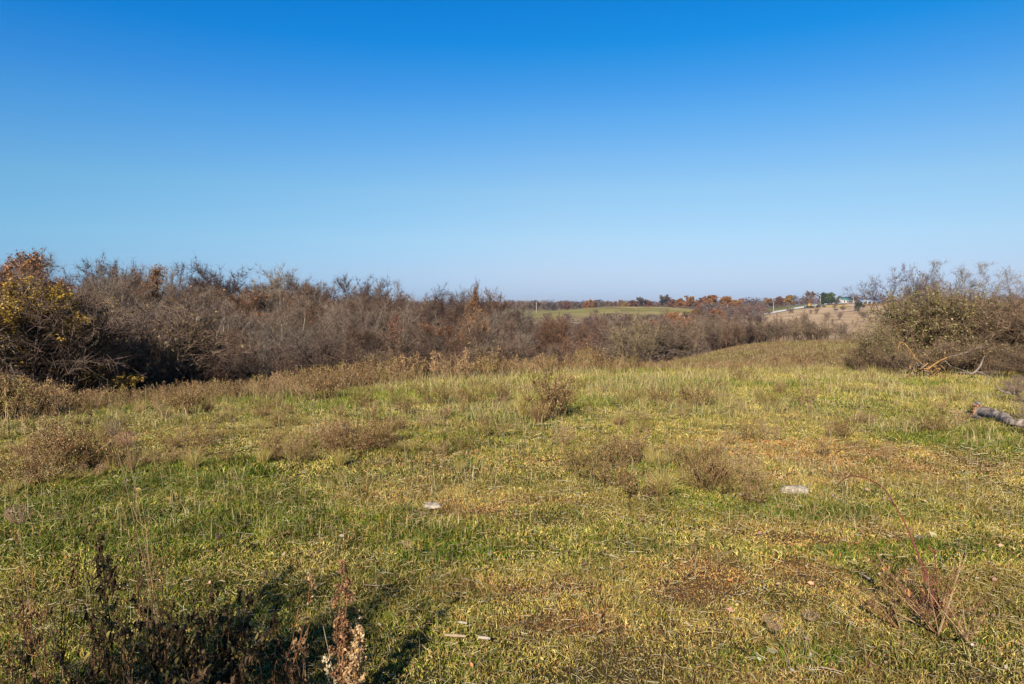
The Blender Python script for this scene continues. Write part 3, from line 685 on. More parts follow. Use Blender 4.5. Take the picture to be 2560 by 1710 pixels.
# distant tree line behind the hills
ft = np.random.default_rng(9)
def far_tree(px, yt, Y, k, name, sx=1., look=None, H=None):
    col = {'o': (.31, .14, .05), 'r': (.21, .09, .06), 'b': (.17, .115, .09), 'g': (.14, .17, .07), 'y': (.36, .2, .055), 'd': (.11, .085, .075), 'p': (.22, .15, .12), 'e': (.05, .07, .035)}[k]
    X = (px - 1280) / F * Y; g = h1(X, Y); Ht = H or np.clip(at(px, yt, Y)[2] - g, 4, 22)
    pr = FAR[2] if k in 'bdp' else FAR[ft.integers(0, 2)]
    return place(pr, name, X, Y, Ht, sx, None, (.15, .11, .09) if k not in 'bdp' else col, None, col)
named = [(1580, 752, 640, 'r', 'dark red tree at the left end of the far tree line'), (1555, 752, 620, 'b', 'brown tree group start in the far tree line'), (1560, 757, 600, 'y', 'small amber tree on the far crest of the green hill'),
 (1600, 745, 640, 'd', 'round dark bare tree on the green hill crest'), (1622, 752, 640, 'r', 'reddish round tree right of the dark one on the hill'), (1660, 740, 700, 'd', 'tall slim bare tree on the far skyline'),
 (1677, 750, 600, 'r', 'red-brown round tree at the right of the green hill'), (1697, 748, 590, 'o', 'orange-red round tree at the right of the green hill'), (1723, 743, 560, 'o', 'large round orange oak on the hill shoulder'),
 (1757, 745, 570, 'r', 'red oak between two large orange oaks'), (1773, 741, 550, 'o', 'largest orange oak of the far tree line'), (1815, 744, 540, 'o', 'double topped orange oak of the far tree line'), (1842, 752, 520, 'o', 'smaller orange oak right of the double topped one'),
 (1746, 762, 480, 'o', 'low orange tree below the large oaks'), (1945, 743, 640, 'r', 'dark red tree left of the gold topped tree'), (1968, 740, 650, 'y', 'gold topped round tree above the gravel road'), (2025, 730, 660, 'p', 'tall bare pinkish tree above the gravel road'),
 (2073, 733, 640, 'g', 'tall grey-green tree behind the farm'), (2100, 741, 640, 'g', 'small grey-green tree left of the green roofed house'), (2122, 744, 660, 'd', 'dark bare tree right of the green roofed house')]
for px, yt, Y, k, look in named:
    if px >= 1940 and px < 2040: Y = 610
    e = far_tree(px, yt, Y, k, 'autumn_tree' if k in 'oryg' else 'bare_tree', ft.uniform(1.25, 1.55)); tag(e, look, 'tree', 'far tree line')
WH = [(1240, 1560, 755, 640, 'behind the left part of the green hill'), (1860, 2030, 756, 600, 'above the gravel road'), (2080, 2330, 752, 690, 'behind the farm buildings'), (2340, 2700, 754, 640, 'on the far slope at the right')]
for xa, xb, yt, Y0, where in WH:
    px = xa
    while px < xb:
        k = ft.choice(list('bdpro'), p=[.35, .2, .25, .12, .08]); Y = Y0 * ft.uniform(.93, 1.08)
        e = far_tree(px, yt + ft.normal() * 3, Y, k, 'bare_tree' if k in 'bdp' else 'autumn_tree', ft.uniform(.9, 1.3))
        row(e, {'b': 'small brown bare tree', 'd': 'small dark bare tree', 'p': 'small pinkish bare tree', 'r': 'small red-brown tree', 'o': 'small orange tree'}[k], where, 'tree', 'far tree line')
        px += ft.uniform(9, 17)

# woods that read as one mass: the horizon and the gaps between the individual trees
def mass(name, label, items, colf):
    mb = MB(); P0 = []; 
    V0, T0 = None, None
    srcs = []
    for pr in FAR[:2]:
        me = pr['leaves']; n = len(me.vertices); co = np.zeros(n * 3); me.vertices.foreach_get('co', co); co = co.reshape(-1, 3)
        tri = np.zeros(len(me.polygons) * 3, dtype=np.int32); me.loops.foreach_get('vertex_index', tri); srcs.append((co, tri.reshape(-1, 3)))
    for (x, y, H, sx, c) in items:
        co, tri = srcs[rt.integers(0, 2)]; m = 1400                      # part of the crown is enough so far away
        k = rt.integers(0, len(co) // 4 - m // 4) * 4; v = co[k:k + m]; t = np.arange(m).reshape(-1, 4); t = np.concatenate([t[:, [0, 1, 2]], t[:, [0, 2, 3]]])
        s = H / 10; a = rt.random() * 6.28; ca, sa = math.cos(a), math.sin(a)
        w_ = np.stack([(v[:, 0] * ca - v[:, 1] * sa) * s * sx, (v[:, 0] * sa + v[:, 1] * ca) * s * sx, v[:, 2] * s * 1.0 - .06 * H], 1) + [x, y, h1(x, y)]
        mb.add(w_, t, np.repeat(np.asarray(c)[None] * rt.uniform(.7, 1.3, (m // 4, 1)), 4, 0))
    tag(mb.build(name, M_dry), label, 'woods', kind='stuff')
items = []
for Yr, n in ((800, 130), (1000, 150), (1350, 130), (1900, 130), (2600, 110)):
    for i in range(n):
        u = -.75 + 1.5 * (i + rt.random()) / n; Y = Yr * rt.uniform(.9, 1.1)
        if u > .44 and Yr < 900: continue
        c = [(.13, .095, .085), (.16, .10, .075), (.19, .085, .05), (.12, .09, .09)][rt.choice(4, p=[.4, .3, .12, .18])]
        items.append((u * Y, Y, rt.uniform(8, 12) * (1 + Yr / 6000), 1.5 + Yr / 1500, c))
mass('distant_woods', 'far off brown woods along the horizon', items, None)
items = []
for i in range(150):
    u = rt.uniform(-.85, -.02); Y = float(crest(u)) * rt.uniform(4.3, 7.5); items.append((u * Y, Y, rt.uniform(5, 8), 1.5, (.12, .085, .07)))
for i in range(130):
    u = rt.uniform(-.02, .33); Y = rt.uniform(150, 300); items.append((u * Y, Y, rt.uniform(3.5, 6), 1.8, [(.14, .105, .09), (.18, .12, .10), (.2, .14, .1)][rt.integers(0, 3)]))
for i in range(120):
    u = rt.uniform(.27, .36); Y = rt.uniform(330, 600); items.append((u * Y, Y, rt.uniform(5, 8), 1.6, [(.14, .10, .085), (.17, .10, .075), (.15, .12, .1)][rt.integers(0, 3)]))
mass('woodland_undergrowth', 'tangled brown understorey between the bare trees', items, None)
# ------------------------------------------------------------------ dead weeds of the meadow
def colr(n, pal, w=None, rg=rng, j=.35):
    pal = np.asarray(pal) * [1.08, 1., .82]; k = rg.choice(len(pal), n, p=None if w is None else np.asarray(w) / np.sum(w))
    return pal[k] * (1 - j / 2 + j * rg.random((n, 1)))
P_TAN = [(.32, .21, .11), (.38, .28, .16), (.22, .135, .07), (.44, .36, .23)]
P_BRN = [(.15, .09, .05), (.24, .145, .078), (.085, .052, .03), (.36, .26, .145)]
P_PINK = [(.36, .25, .16), (.27, .17, .10), (.44, .33, .21), (.20, .125, .075)]
P_STRAW = [(.42, .32, .15), (.48, .38, .19), (.33, .24, .11), (.26, .25, .06), (.18, .2, .03)]
P_OLIV = [(.20, .19, .05), (.26, .22, .07), (.24, .15, .07), (.14, .15, .035)]
P_DARK = [(.07, .044, .028), (.11, .068, .042), (.045, .032, .022), (.17, .11, .065)]
def weed(seed, H=.8, W=.6, n=18, nb=9, heads=1300, hs=.012, pal=P_TAN, hpal=None, sw=.0055, lean=.35, stiff=1.2, leafn=0, low=.35):
    """dead forb: stems fanning from the root, side branchlets, fluffy seed heads and some curled leaves. returns two MB"""
    rg = np.random.default_rng(seed); st = MB(); hd = MB()
    az = rg.random(n) * 6.283; o = rg.random(n) * W * .25; D = np.stack([np.cos(az), np.sin(az), 0 * az], 1)
    hh = H * (.55 + .5 * rg.random(n)); rc = W * .5 * rg.random(n) + lean * W * .3; M = 6
    wob = rg.normal(size=(n, 3)) * [1, 1, 0] * .05 * H
    P = np.stack([D * (o[:, None] + (rc * t ** stiff)[:, None]) + np.array([0, 0, 1]) * (hh * t * (1 - .12 * t))[:, None] + wob * math.sin(t * 5) + [0, 0, -.02] for t in np.linspace(0, 1, M)], 1)
    V, T, si, _ = strands(P, np.linspace(sw, sw * .35, M)[None] * np.ones((n, 1)), 3, rg); st.add(V, T, colr(n, pal, rg=rg)[si])
    m = n * nb; a = rg.integers(0, n, m); f = low + (1 - low) * rg.random(m); j = np.minimum((f * (M - 1)).astype(int), M - 2); g = (f * (M - 1) - j)[:, None]
    q = P[a, j] * (1 - g) + P[a, j + 1] * g; d = nrm(rg.normal(size=(m, 3)) * [1, 1, .5] + [0, 0, .75]); ln = H * .24 * (.3 + rg.random(m)) * (1.3 - f)
    B = np.stack([q, q + d * ln[:, None] * .55, q + nrm(d + [0, 0, .35]) * ln[:, None]], 1)
    V, T, si, _ = strands(B, np.array([[.55, .4, .25]]) * sw * np.ones((m, 1)), 3, rg); st.add(V, T, colr(m, pal, rg=rg)[si])
    if heads:
        b = rg.integers(0, m, heads); f = .35 + .7 * rg.random((heads, 1)) ; c = B[b, 0] * (1 - f) + B[b, 2] * f + rg.normal(size=(heads, 3)) * hs * 1.2
        V, T = cards(c, hs * (.5 + .8 * rg.random(heads)), rg); hd.add(V, T, np.repeat(colr(heads, hpal or pal, rg=rg), 4, 0))
    if leafn:
        b = rg.integers(0, n, leafn); f = rg.random(leafn) * .9; j = np.minimum((f * (M - 1)).astype(int), M - 2); c = P[b, j]
        curled(hd, c, .05 * (.5 + rg.random(leafn)) * H / .8, hpal or pal, rg)
    return st, hd

def curled(mb, c, size, pal, rg=rng, wid=.2, droop=.6):
    """withered leaves: short ribbons that curl up on themselves"""
    n = len(c); size = np.broadcast_to(size, (n,)); az = rg.random(n) * 6.283; D = np.stack([np.cos(az), np.sin(az), rg.normal(size=n) * .4], 1); S = nrm(np.cross(D, [0, 0, 1.]) + rg.normal(size=(n, 3)) * .3)
    k = rg.uniform(1.8, 5.5, n) * rg.choice([-1, 1, -1], n); M = 6; P = [c]; ang = rg.normal(size=n) * .5
    for i in range(M - 1):
        a = ang + k * i / (M - 1); d = D * np.cos(a)[:, None] + np.array([0, 0, 1]) * (np.sin(a) - droop * .5)[:, None] + S * .15
        P.append(P[-1] + d * (size / (M - 1) * 1.25)[:, None])
    P = np.stack(P, 1); prof = np.array([.12, .7, 1, .9, .5, .05])
    # the blade is widened along S: cup it slightly
    A = P - S[:, None] * (size[:, None, None] * wid * prof[None, :, None]); Bq = P + S[:, None] * (size[:, None, None] * wid * prof[None, :, None])
    up = np.cross(nrm(np.gradient(P, axis=1)), S[:, None]) * (size[:, None, None] * .10 * prof[None, :, None])
    V = np.stack([A + up, P, Bq + up], 2).reshape(-1, 3); base = (np.arange(n) * M * 3)[:, None] + np.arange(M - 1) * 3
    T = []
    for o in (0, 1): T += [np.stack([base + o, base + o + 1, base + o + 4], -1), np.stack([base + o, base + o + 4, base + o + 3], -1)]
    T = np.concatenate([t.reshape(-1, 3) for t in T]); mb.add(V, T, np.repeat(colr(n, pal, rg=rg, j=.6), M * 3, 0))

def tussock(seed, H=.6, W=.5, n=500, w=.006, pal=P_STRAW, lean=.8):
    rg = np.random.default_rng(seed); mb = MB(); az = rg.random(n) * 6.283; o = W * .22 * rg.random(n) ** .5; D = np.stack([np.cos(az), np.sin(az), 0 * az], 1)
    hh = H * (.4 + .65 * rg.random(n)); le = lean * rg.random(n); M = 5
    P = np.stack([D * (o + hh * le * t ** 1.8)[:, None] + np.array([0, 0, 1]) * (hh * (t - .45 * le * t * t))[:, None] for t in np.linspace(0, 1, M)], 1)
    V, T, si, _ = strands(P, np.array([1, .95, .8, .5, .08]) * w * .5 * np.ones((n, 1)), 2, rg); mb.add(V, T, colr(n, pal, rg=rg)[si]); return mb

class Proto:
    def __init__(s, **parts): s.p = {k: v.mesh(k, [M_dry]) for k, v in parts.items() if v.V}
def put(pr, name, x, y, sc=1., rz=None, label=None, cat='weed', group='dead weeds in the meadow', sz=None, dz=0.):
    e = bpy.data.objects.new(name, None); C.objects.link(e); e.location = (x, y, h1(x, y) + dz); e.scale = (sc, sc, sz or sc)
    e.rotation_euler = (0, 0, rng.random() * 6.283 if rz is None else rz)
    for k, me in pr.p.items(): o = bpy.data.objects.new(k, me); C.objects.link(o); o.parent = e
    if label: tag(e, label, cat, group)
    return e
def WP(*a, **k): s, h_ = weed(*a, **k); return Proto(stems=s, seed_heads=h_)
W_TAN = [WP(51, pal=P_TAN), WP(52, W=.8, n=24, pal=P_TAN, hpal=P_PINK), WP(53, n=12, W=.4, pal=P_BRN, hpal=P_TAN)]
W_BRN = [WP(54, W=.9, n=30, pal=P_BRN, heads=1300, leafn=120), WP(55, W=.9, n=34, pal=P_BRN, hpal=P_BRN, heads=900, leafn=160, stiff=.9, lean=.7)]
W_OLI = [WP(56, W=1.0, n=30, pal=P_BRN, hpal=P_OLIV, heads=1000, hs=.014, leafn=100), ]
W_TUS = [Proto(blades=tussock(57)), Proto(blades=tussock(58, pal=P_BRN + P_STRAW[:1], n=420)), Proto(blades=tussock(59, n=260, H=.5, lean=.5))]

def clump(px, py, hpx, pr, label, name='dead_weed', wide=1.):
    p = gp(px, py); Hm = hpx / F * p[1]; return put(pr, name, p[0], p[1], Hm / .8 * wide, None, label, sz=Hm / .8)
clump(1375, 1052, 150, W_BRN[0], 'biggest brown weed clump standing in the middle of the near meadow', wide=.9)
clump(1400, 1040, 120, W_TAN[2], 'upright tan weed at the right flank of the biggest clump', wide=.9)
clump(1308, 1050, 120, W_TUS[0], 'tall straw coloured grass tussock leaning at the left of the biggest clump', 'grass_tussock', wide=.55)
clump(1345, 1060, 90, W_TUS[1], 'brownish grass tussock at the foot of the biggest weed clump', 'grass_tussock', wide=.8)
clump(1090, 1015, 75, W_OLI[0], 'olive brown low bushy weed left of the biggest clump')
clump(1195, 1012, 70, W_OLI[0], 'olive green rounded weed between the low bushy one and the biggest clump')
clump(1255, 1005, 55, W_BRN[0], 'small grey-brown weed just left of the straw tussock')
clump(812, 1002, 95, W_BRN[0], 'brown weed clump at the field edge below the dark gap in the wood')
clump(760, 1005, 70, W_TAN[1], 'tan weed clump left of the brown one at the field edge')
clump(470, 1038, 95, W_BRN[0], 'rounded brown weed clump at the field edge on the left', wide=1.2)
clump(520, 1036, 60, W_TUS[1], 'brown grass tussock against the rounded weed clump', 'grass_tussock')
clump(880, 1140, 85, W_BRN[1], 'orange-brown tangled weed low in the middle left of the meadow', wide=1.5)
clump(820, 1120, 80, W_TAN[1], 'pale tan seedy weed left of the orange-brown tangle', wide=1.3)
clump(960, 1110, 60, W_BRN[1], 'dark brown low weed right of the orange-brown tangle', wide=1.2)
clump(930, 1062, 70, W_TAN[2], 'thin leaning tan weed in the open turf')
clump(660, 1002, 60, W_TAN[1], 'pinkish tan low weed by the field edge')
clump(1650, 1012, 60, W_BRN[1], 'dark brown weed left of a similar larger one on the right side of the meadow')
clump(1735, 1020, 80, W_BRN[0], 'larger dark brown bushy weed on the right side of the meadow', wide=1.1)
clump(1850, 955, 50, W_BRN[1], 'small dark weed on the crest before the further meadow')
clump(1530, 1170, 110, W_BRN[1], 'grey-brown scrubby weed in the centre right of the turf', wide=.9)
clump(1440, 1175, 70, W_OLI[0], 'dark olive low weed left of the scrubby grey-brown one')
clump(1600, 1150, 90, W_TAN[2], 'slim tan stalks right of the scrubby grey-brown weed')
clump(1795, 1215, 120, W_TUS[1], 'reddish brown wispy grass tussock in the centre right of the turf', 'grass_tussock', wide=1.0)
clump(1760, 1225, 110, W_BRN[0], 'brown tangled weed rising from the wispy tussock', wide=1.)
clump(1850, 1190, 90, W_TAN[0], 'tan weed with small yellowish leaves right of the wispy tussock')
clump(1885, 1262, 70, W_BRN[1], 'small dark grey weed below the white stone')
clump(2215, 1165, 80, W_TAN[1], 'lone upright reddish seed plume beyond the arching cane', wide=.6)
clump(2330, 1085, 60, W_BRN[1], 'grey low tangled weed near the fallen log', wide=1.4)
clump(2060, 1145, 60, W_TAN[2], 'sparse tan weed behind the arching red cane')
clump(180, 1185, 160, W_BRN[0], 'big matted brown weed clump on the left slope', wide=1.0)
clump(120, 1150, 130, W_TAN[1], 'pale tan weed clump behind the matted brown one', wide=1.1)
clump(260, 1170, 130, W_BRN[1], 'dark twiggy weed at the right of the matted clump', wide=.9)
clump(60, 1215, 130, W_BRN[1], 'dark drooping weed at the left margin beside the matted clump', wide=1.)
clump(150, 1215, 70, W_TUS[0], 'matted straw grass in front of the big brown clump', 'grass_tussock', wide=1.3)
clump(30, 1240, 80, W_TUS[2], 'yellowish grass tussock at the left margin', 'grass_tussock', wide=1.2)
clump(560, 1165, 45, W_TUS[2], 'low pale tussock behind the dark green hollow', 'grass_tussock', wide=1.2)
clump(1150, 1180, 50, W_TUS[2], 'small straw tussock in the middle of the turf', 'grass_tussock')
clump(2130, 930, 70, W_TUS[0], 'tall pale grass left of the upturned roots', 'grass_tussock')
clump(2180, 945, 60, W_TUS[2], 'pale grass tuft touching the leafy thicket', 'grass_tussock')
clump(1400, 915, 80, W_TUS[2], 'pale upright grass at the middle of the weedy crest', 'grass_tussock', wide=.8)
rr_ = np.random.default_rng(78)
ZN = [(150, 1130, 190, 70, 16, 'on the matted left slope'), (640, 1060, 130, 30, 8, 'left of the orange-brown tangle'), (880, 1110, 150, 35, 11, 'around the orange-brown tangle'), (1560, 1150, 140, 40, 11, 'around the scrubby grey-brown weed'), (1800, 1210, 110, 40, 9, 'around the wispy tussock'), (1700, 1010, 130, 25, 9, 'around the dark bushy weed right of centre'), (1330, 1010, 90, 30, 6, 'around the biggest clump'), (1120, 1000, 120, 20, 7, 'around the two olive weeds'), (2200, 1060, 150, 40, 7, 'between the thicket and the log'), (480, 1020, 160, 18, 8, 'at the field edge on the left')]
for zx, zy, zw, zh, zn, zl in ZN:
    for i in range(zn):
        p = gp(zx + rr_.normal() * zw * .75, zy + rr_.normal() * zh * .7); k = (0, 0, 1, 2, 3, 3)[rr_.integers(0, 6)]
        pr, look = [(W_TAN[rr_.integers(0, 3)], 'medium tan weed'), (W_BRN[rr_.integers(0, 2)], 'medium brown weed'), (W_OLI[0], 'medium olive weed'), (W_TUS[rr_.integers(0, 2)], 'medium straw tussock')][k]
        e = put(pr, 'dead_weed' if k < 3 else 'grass_tussock', p[0], p[1], rr_.uniform(.28, .62), sz=rr_.uniform(.2, .48)); e.rotation_euler = (rr_.normal() * .2, rr_.normal() * .2, e.rotation_euler[2])
        row(e, look, zl, 'weed', 'dead weeds in the meadow')
rr_ = np.random.default_rng(77)
def zone2(px, py):
    side = 'left' if px < 800 else ('middle' if px < 1600 else 'right')
    return (f'close under the field edge, {side} stretch' if py < .1 else (f'in the farther {side} part of the meadow' if py < .35 else f'in the open {side} turf'))
for i in range(165):
    px = rr_.uniform(-30, 2440); py = rr_.uniform(0, 1) ** 1.5
    u = (px - 1280) / F; cy_ = proj(u * crest(u), float(crest(u)), h1(u * float(crest(u)), float(crest(u))))[1]
    yy = cy_ + 6 + py * 190; p = gp(px, yy); k = (0, 0, 1, 3, 2, 3)[rr_.integers(0, 6)]
    if p[1] > 30: continue
    pr, look = [(W_TAN[rr_.integers(0, 3)], 'small tan weed'), (W_BRN[rr_.integers(0, 2)], 'small brown weed'), (W_OLI[0], 'small olive weed'), (W_TUS[rr_.integers(0, 3)], 'small straw tussock')][k]
    e = put(pr, 'dead_weed' if k < 3 else 'grass_tussock', p[0], p[1], rr_.uniform(.16, .5) , sz=rr_.uniform(.2, .5))
    dist = zone2(px, py)
    row(e, look, dist, 'weed', 'small weeds scattered over the meadow')

# continuous belt of rank weeds along and past the crest
mb = MB(); src = []
for sd, kw in ((61, dict(pal=P_PINK, n=12, nb=7, heads=420, hs=.015, sw=.008, W=.5)), (62, dict(pal=P_TAN, n=11, nb=6, heads=300, hs=.015, sw=.008, W=.4)), (63, dict(pal=P_BRN, n=12, nb=6, heads=260, hs=.017, sw=.008, W=.6)), (64, dict(pal=P_PINK, hpal=P_OLIV, n=10, nb=6, heads=300, hs=.018, sw=.007, W=.5))):
    s_, h_ = weed(sd, **kw); a1 = s_.arrays(); a2 = h_.arrays()
    src.append((np.concatenate([a1[0], a2[0]]), np.concatenate([a1[1], a2[1] + len(a1[0])]), np.concatenate([a1[2], a2[2]])))
for i in range(1900):
    u = rr_.uniform(-.80, .42); 
    k = rr_.random(); Y = float(crest(u)) * (rr_.uniform(.90, 1.28) if k < .75 else rr_.uniform(1.2, 1.75))
    if u > .18 and Y > crest(u) * 1.25: continue
    if Y < crest(u) * .99 and rr_.random() < .6: continue
    X = u * Y; V, T, c = src[rr_.integers(0, 4)]; s = rr_.uniform(.35, 1.05) * (.45 + .9 * float(vnoise(X, Y, 2.2, 31))) * (1.2 if u < .12 else .8) ; a = rr_.random() * 6.283; ca, sa = math.cos(a), math.sin(a)
    W_ = np.stack([(V[:, 0] * ca - V[:, 1] * sa) * s, (V[:, 0] * sa + V[:, 1] * ca) * s, V[:, 2] * s], 1) + [X, Y, h1(X, Y)]
    mb.add(W_, T, c * rr_.uniform(.7, 1.2))
for i in range(760):                                               # thinner over the further meadow
    u = rr_.uniform(.1, .6); Y = rr_.uniform(31, 92); X = u * Y
    if Y > 60 and u < .2: continue
    V, T, c = src[rr_.integers(0, 4)]; s = rr_.uniform(.3, .7) * (.3 + float(vnoise(X, Y, 7, 33))); a = rr_.random() * 6.283; ca, sa = math.cos(a), math.sin(a)
    mb.add(np.stack([(V[:, 0] * ca - V[:, 1] * sa) * s * 1.6, (V[:, 0] * sa + V[:, 1] * ca) * s * 1.6, V[:, 2] * s], 1) + [X, Y, h1(X, Y)], T, c * rr_.uniform(.6, 1.1))
tag(mb.build('rank_weeds', M_dry), 'dense belt of dry pinkish tan weeds along the meadow crest', 'weeds', kind='stuff')

# ------------------------------------------------------------------ thicket, upturned roots and log on the right
def onpix(px, Y, py_top, pr, name, look, tw, lf=None, sx=1., cat='shrub', group=None, bk=None):
    X = (px - 1280) / F * Y; H = at(px, py_top, Y)[2] - h1(X, Y); e = place(pr, name, X, Y, H, sx, None, tw, bk, lf); tag(e, look, cat, group); return e
THK = [shrub_proto(71, 3.2, 3.6, 46, 5200, leaves=6500, leaf=.034, tw=.012), shrub_proto(72, 3.2, 4.2, 60, 8000, tw=.012, twl=.5), shrub_proto(73, 2.2, 3.0, 40, 4200, tw=.012, leaves=900, leaf=.04, arch=1.2)]
BR1 = (.15, .098, .06); BR2 = (.19, .125, .075); GRY = (.20, .16, .14); YG = (.23, .20, .055)
TG = 'thicket of shrubs at the right end of the meadow'
onpix(2290, 26.5, 738, THK[0], 'leafy_shrub', 'tall yellow-green leafed shrub above the upturned roots', BR2, YG, 1.05, group=TG)
onpix(2360, 26, 728, THK[0], 'leafy_shrub', 'yellow-green leafed shrub right of the tallest leafy one', BR2, (.22, .18, .055), 1.15, group=TG)
onpix(2195, 25.5, 822, THK[0], 'leafy_shrub', 'lower olive leafed shrub at the left end of the thicket', BR2, (.22, .18, .06), 1.1, group=TG)
onpix(2160, 25, 868, THK[2], 'shrub', 'low brown shrub at the left foot of the thicket', BR1, (.3, .24, .08), 1.1, group=TG)
onpix(2240, 23.8, 880, THK[2], 'shrub', 'low brown tangle just behind the upturned roots', BR1, (.28, .2, .08), 1.2, group=TG)
onpix(2460, 26, 742, THK[1], 'shrub', 'dense leafless brown shrub right of the leafy ones', BR1, None, 1.3, group=TG)
onpix(2560, 26, 752, THK[1], 'shrub', 'dense leafless reddish shrub at the right margin of the thicket', BR2, None, 1.3, group=TG)
onpix(2660, 24, 760, THK[1], 'shrub', 'brown leafless shrub beyond the right margin', BR2, None, 1.3, group=TG)
onpix(2400, 24, 850, THK[2], 'shrub', 'low tan shrub in front of the dense leafless one', BR2, (.3, .22, .08), 1.4, group=TG)
onpix(2500, 22.5, 860, THK[2], 'shrub', 'low brown shrub at the right behind the log', BR1, (.3, .22, .08), 1.4, group=TG)
onpix(2590, 21, 880, THK[1], 'shrub', 'low matted shrub at the right margin behind the log', BR1, None, 1.5, group=TG)
onpix(2320, 24.5, 870, THK[2], 'shrub', 'low twiggy shrub right behind the upturned roots', BR2, (.3, .24, .08), 1.2, group=TG)
onpix(2225, 31, 690, SPARSE[1], 'bare_tree', 'low domed bare tree with violet-grey twigs behind the leafy shrubs', (.12, .09, .09), None, 1.3, 'tree', TG)
onpix(2285, 30, 696, BARE[1], 'bare_tree', 'dense grey domed bare tree top showing above the leafy shrubs', (.13, .10, .095), None, .8, 'tree', TG)
onpix(2365, 29, 658, SPARSE[0], 'bare_tree', 'spindly bare tree rising highest above the leafy shrubs', (.15, .115, .09), None, 1.1, 'tree', TG)
onpix(2325, 30, 690, SPARSE[0], 'bare_tree', 'thin bare sapling top left of the highest spindly tree', (.16, .12, .10), None, .9, 'tree', TG)
onpix(2420, 29, 702, SPARSE[1], 'bare_tree', 'thin bare crown right of the highest spindly tree', (.17, .12, .10), None, .9, 'tree', TG)
onpix(2475, 27, 662, SPARSE[0], 'bare_tree', 'fan shaped bare tree at the right with upswept branches', (.19, .145, .11), None, 1.1, 'tree', TG, (.24, .19, .14))
onpix(2570, 28, 700, SPARSE[1], 'bare_tree', 'bare twiggy crown at the right margin', (.18, .13, .11), None, 1., 'tree', TG)

def poly_tube(pts, rads, k=9, rg=rng, jit=0., cap=True):
    pts = np.asarray(pts, float)
    if jit: pts = pts + rg.normal(size=pts.shape) * jit
    m = len(pts) * 4; t = np.linspace(0, len(pts) - 1, m)
    # Catmull-Rom through the points
    out = []
    for q in t:
        i = min(int(q), len(pts) - 2); f = q - i; p0, p1, p2, p3 = pts[max(i - 1, 0)], pts[i], pts[i + 1], pts[min(i + 2, len(pts) - 1)]
        out.append(.5 * ((2 * p1) + (-p0 + p2) * f + (2 * p0 - 5 * p1 + 4 * p2 - p3) * f * f + (-p0 + 3 * p1 - 3 * p2 + p3) * f ** 3))
    r = np.interp(t, range(len(rads)), rads)
    return strands(np.array(out)[None], r[None], k, rg, cap)[:2]

M_raw = barkmat('raw_split_wood', 9, .3, False, (.40, .23, .085), (.17, .09, .04))
M_dead = barkmat('weathered_wood', 10, .2, False, (.25, .19, .15), (.09, .07, .055))
M_log = barkmat('grey_log_bark', 14, .5, False, (.38, .30, .235), (.09, .065, .05))
M_end = barkmat('broken_log_end', 20, 1, False, (.55, .26, .09), (.22, .09, .04))
M_pale = barkmat('barkless_wood', 12, .3, False, (.36, .26, .165), (.18, .125, .08))
# upturned roots
B0 = gp(2295, 945); Yr = B0[1]
A = lambda px, py, dy=0.: at(px, py, Yr + dy)
e = bpy.data.objects.new('uprooted_stump', None); C.objects.link(e); e.location = B0
tag(e, 'upturned tree roots with bright orange split wood at the foot of the thicket', 'uprooted stump')
def rel(p, o=B0): return np.asarray(p) - o
def part(name, mb_, mat, par): o = mb_.build(name, mat, par, smooth=True); return o
mb = MB()
V, T = poly_tube([rel(A(2225, 946, -.1)), rel(A(2265, 938)), rel(A(2305, 930)), rel(A(2345, 905, .2)), rel(A(2370, 893, .5))], [.010, .016, .024, .026, .03]); mb.add(V, T)
part('main_root', mb, M_raw, e)
mb = MB(); V, T = poly_tube([rel(A(2370, 893, .5)), rel(A(2420, 880, .5)), rel(A(2450, 868, .6)), rel(A(2490, 872, .7)), rel(A(2530, 885, .7))], [.03, .028, .022, .016, .01]); mb.add(V, T)
part('trunk', mb, M_dead, e)
rg2 = np.random.default_rng(3)
for pts, r0 in [([(2300, 925), (2318, 922), (2328, 930), (2326, 943), (2318, 950)], .035), ([(2325, 900), (2322, 915), (2318, 930), (2312, 945)], .03), ([(2290, 928), (2280, 936), (2272, 945)], .03), ([(2335, 915), (2345, 930), (2348, 945)], .03),
                ([(2300, 935), (2298, 942), (2292, 950)], .025), ([(2350, 912), (2362, 925), (2366, 942)], .025), ([(2265, 940), (2255, 944), (2235, 943)], .02), ([(2310, 918), (2300, 905), (2285, 893), (2275, 880)], .03), ([(2320, 925), (2300, 921), (2270, 932)], .02)]:
    mb = MB(); V, T = poly_tube([rel(A(a, b, rg2.normal() * .12)) for a, b in pts], np.linspace(r0 * .75, r0 * .3, len(pts)), 7); mb.add(V, T); part('root', mb, M_raw if rg2.random() < .7 else M_dead, e)
for i in range(22):
    a0 = rg2.uniform(2262, 2362); b0_ = rg2.uniform(905, 930); dx = rg2.normal() * 22; mb = MB(); P = [(a0, b0_), (a0 + dx * .5 + rg2.normal() * 6, b0_ + rg2.uniform(2, 14)), (a0 + dx + rg2.normal() * 5, min(b0_ + rg2.uniform(12, 32), 948))]
    V, T = poly_tube([rel(A(a, b, rg2.normal() * .25)) for a, b in P], [.022, .016, .006], 6); mb.add(V, T); part('root', mb, (M_raw, M_dead, M_raw)[i % 3], e)
mb = MB(); V, T = poly_tube([rel(A(2362, 900, .3)), rel(A(2378, 916, .2)), rel(A(2398, 922, .3)), rel(A(2420, 930, .1)), rel(A(2445, 936, .2))], [.010, .013, .015, .016, .018]); mb.add(V, T); part('grey_root', mb, M_dead, e)
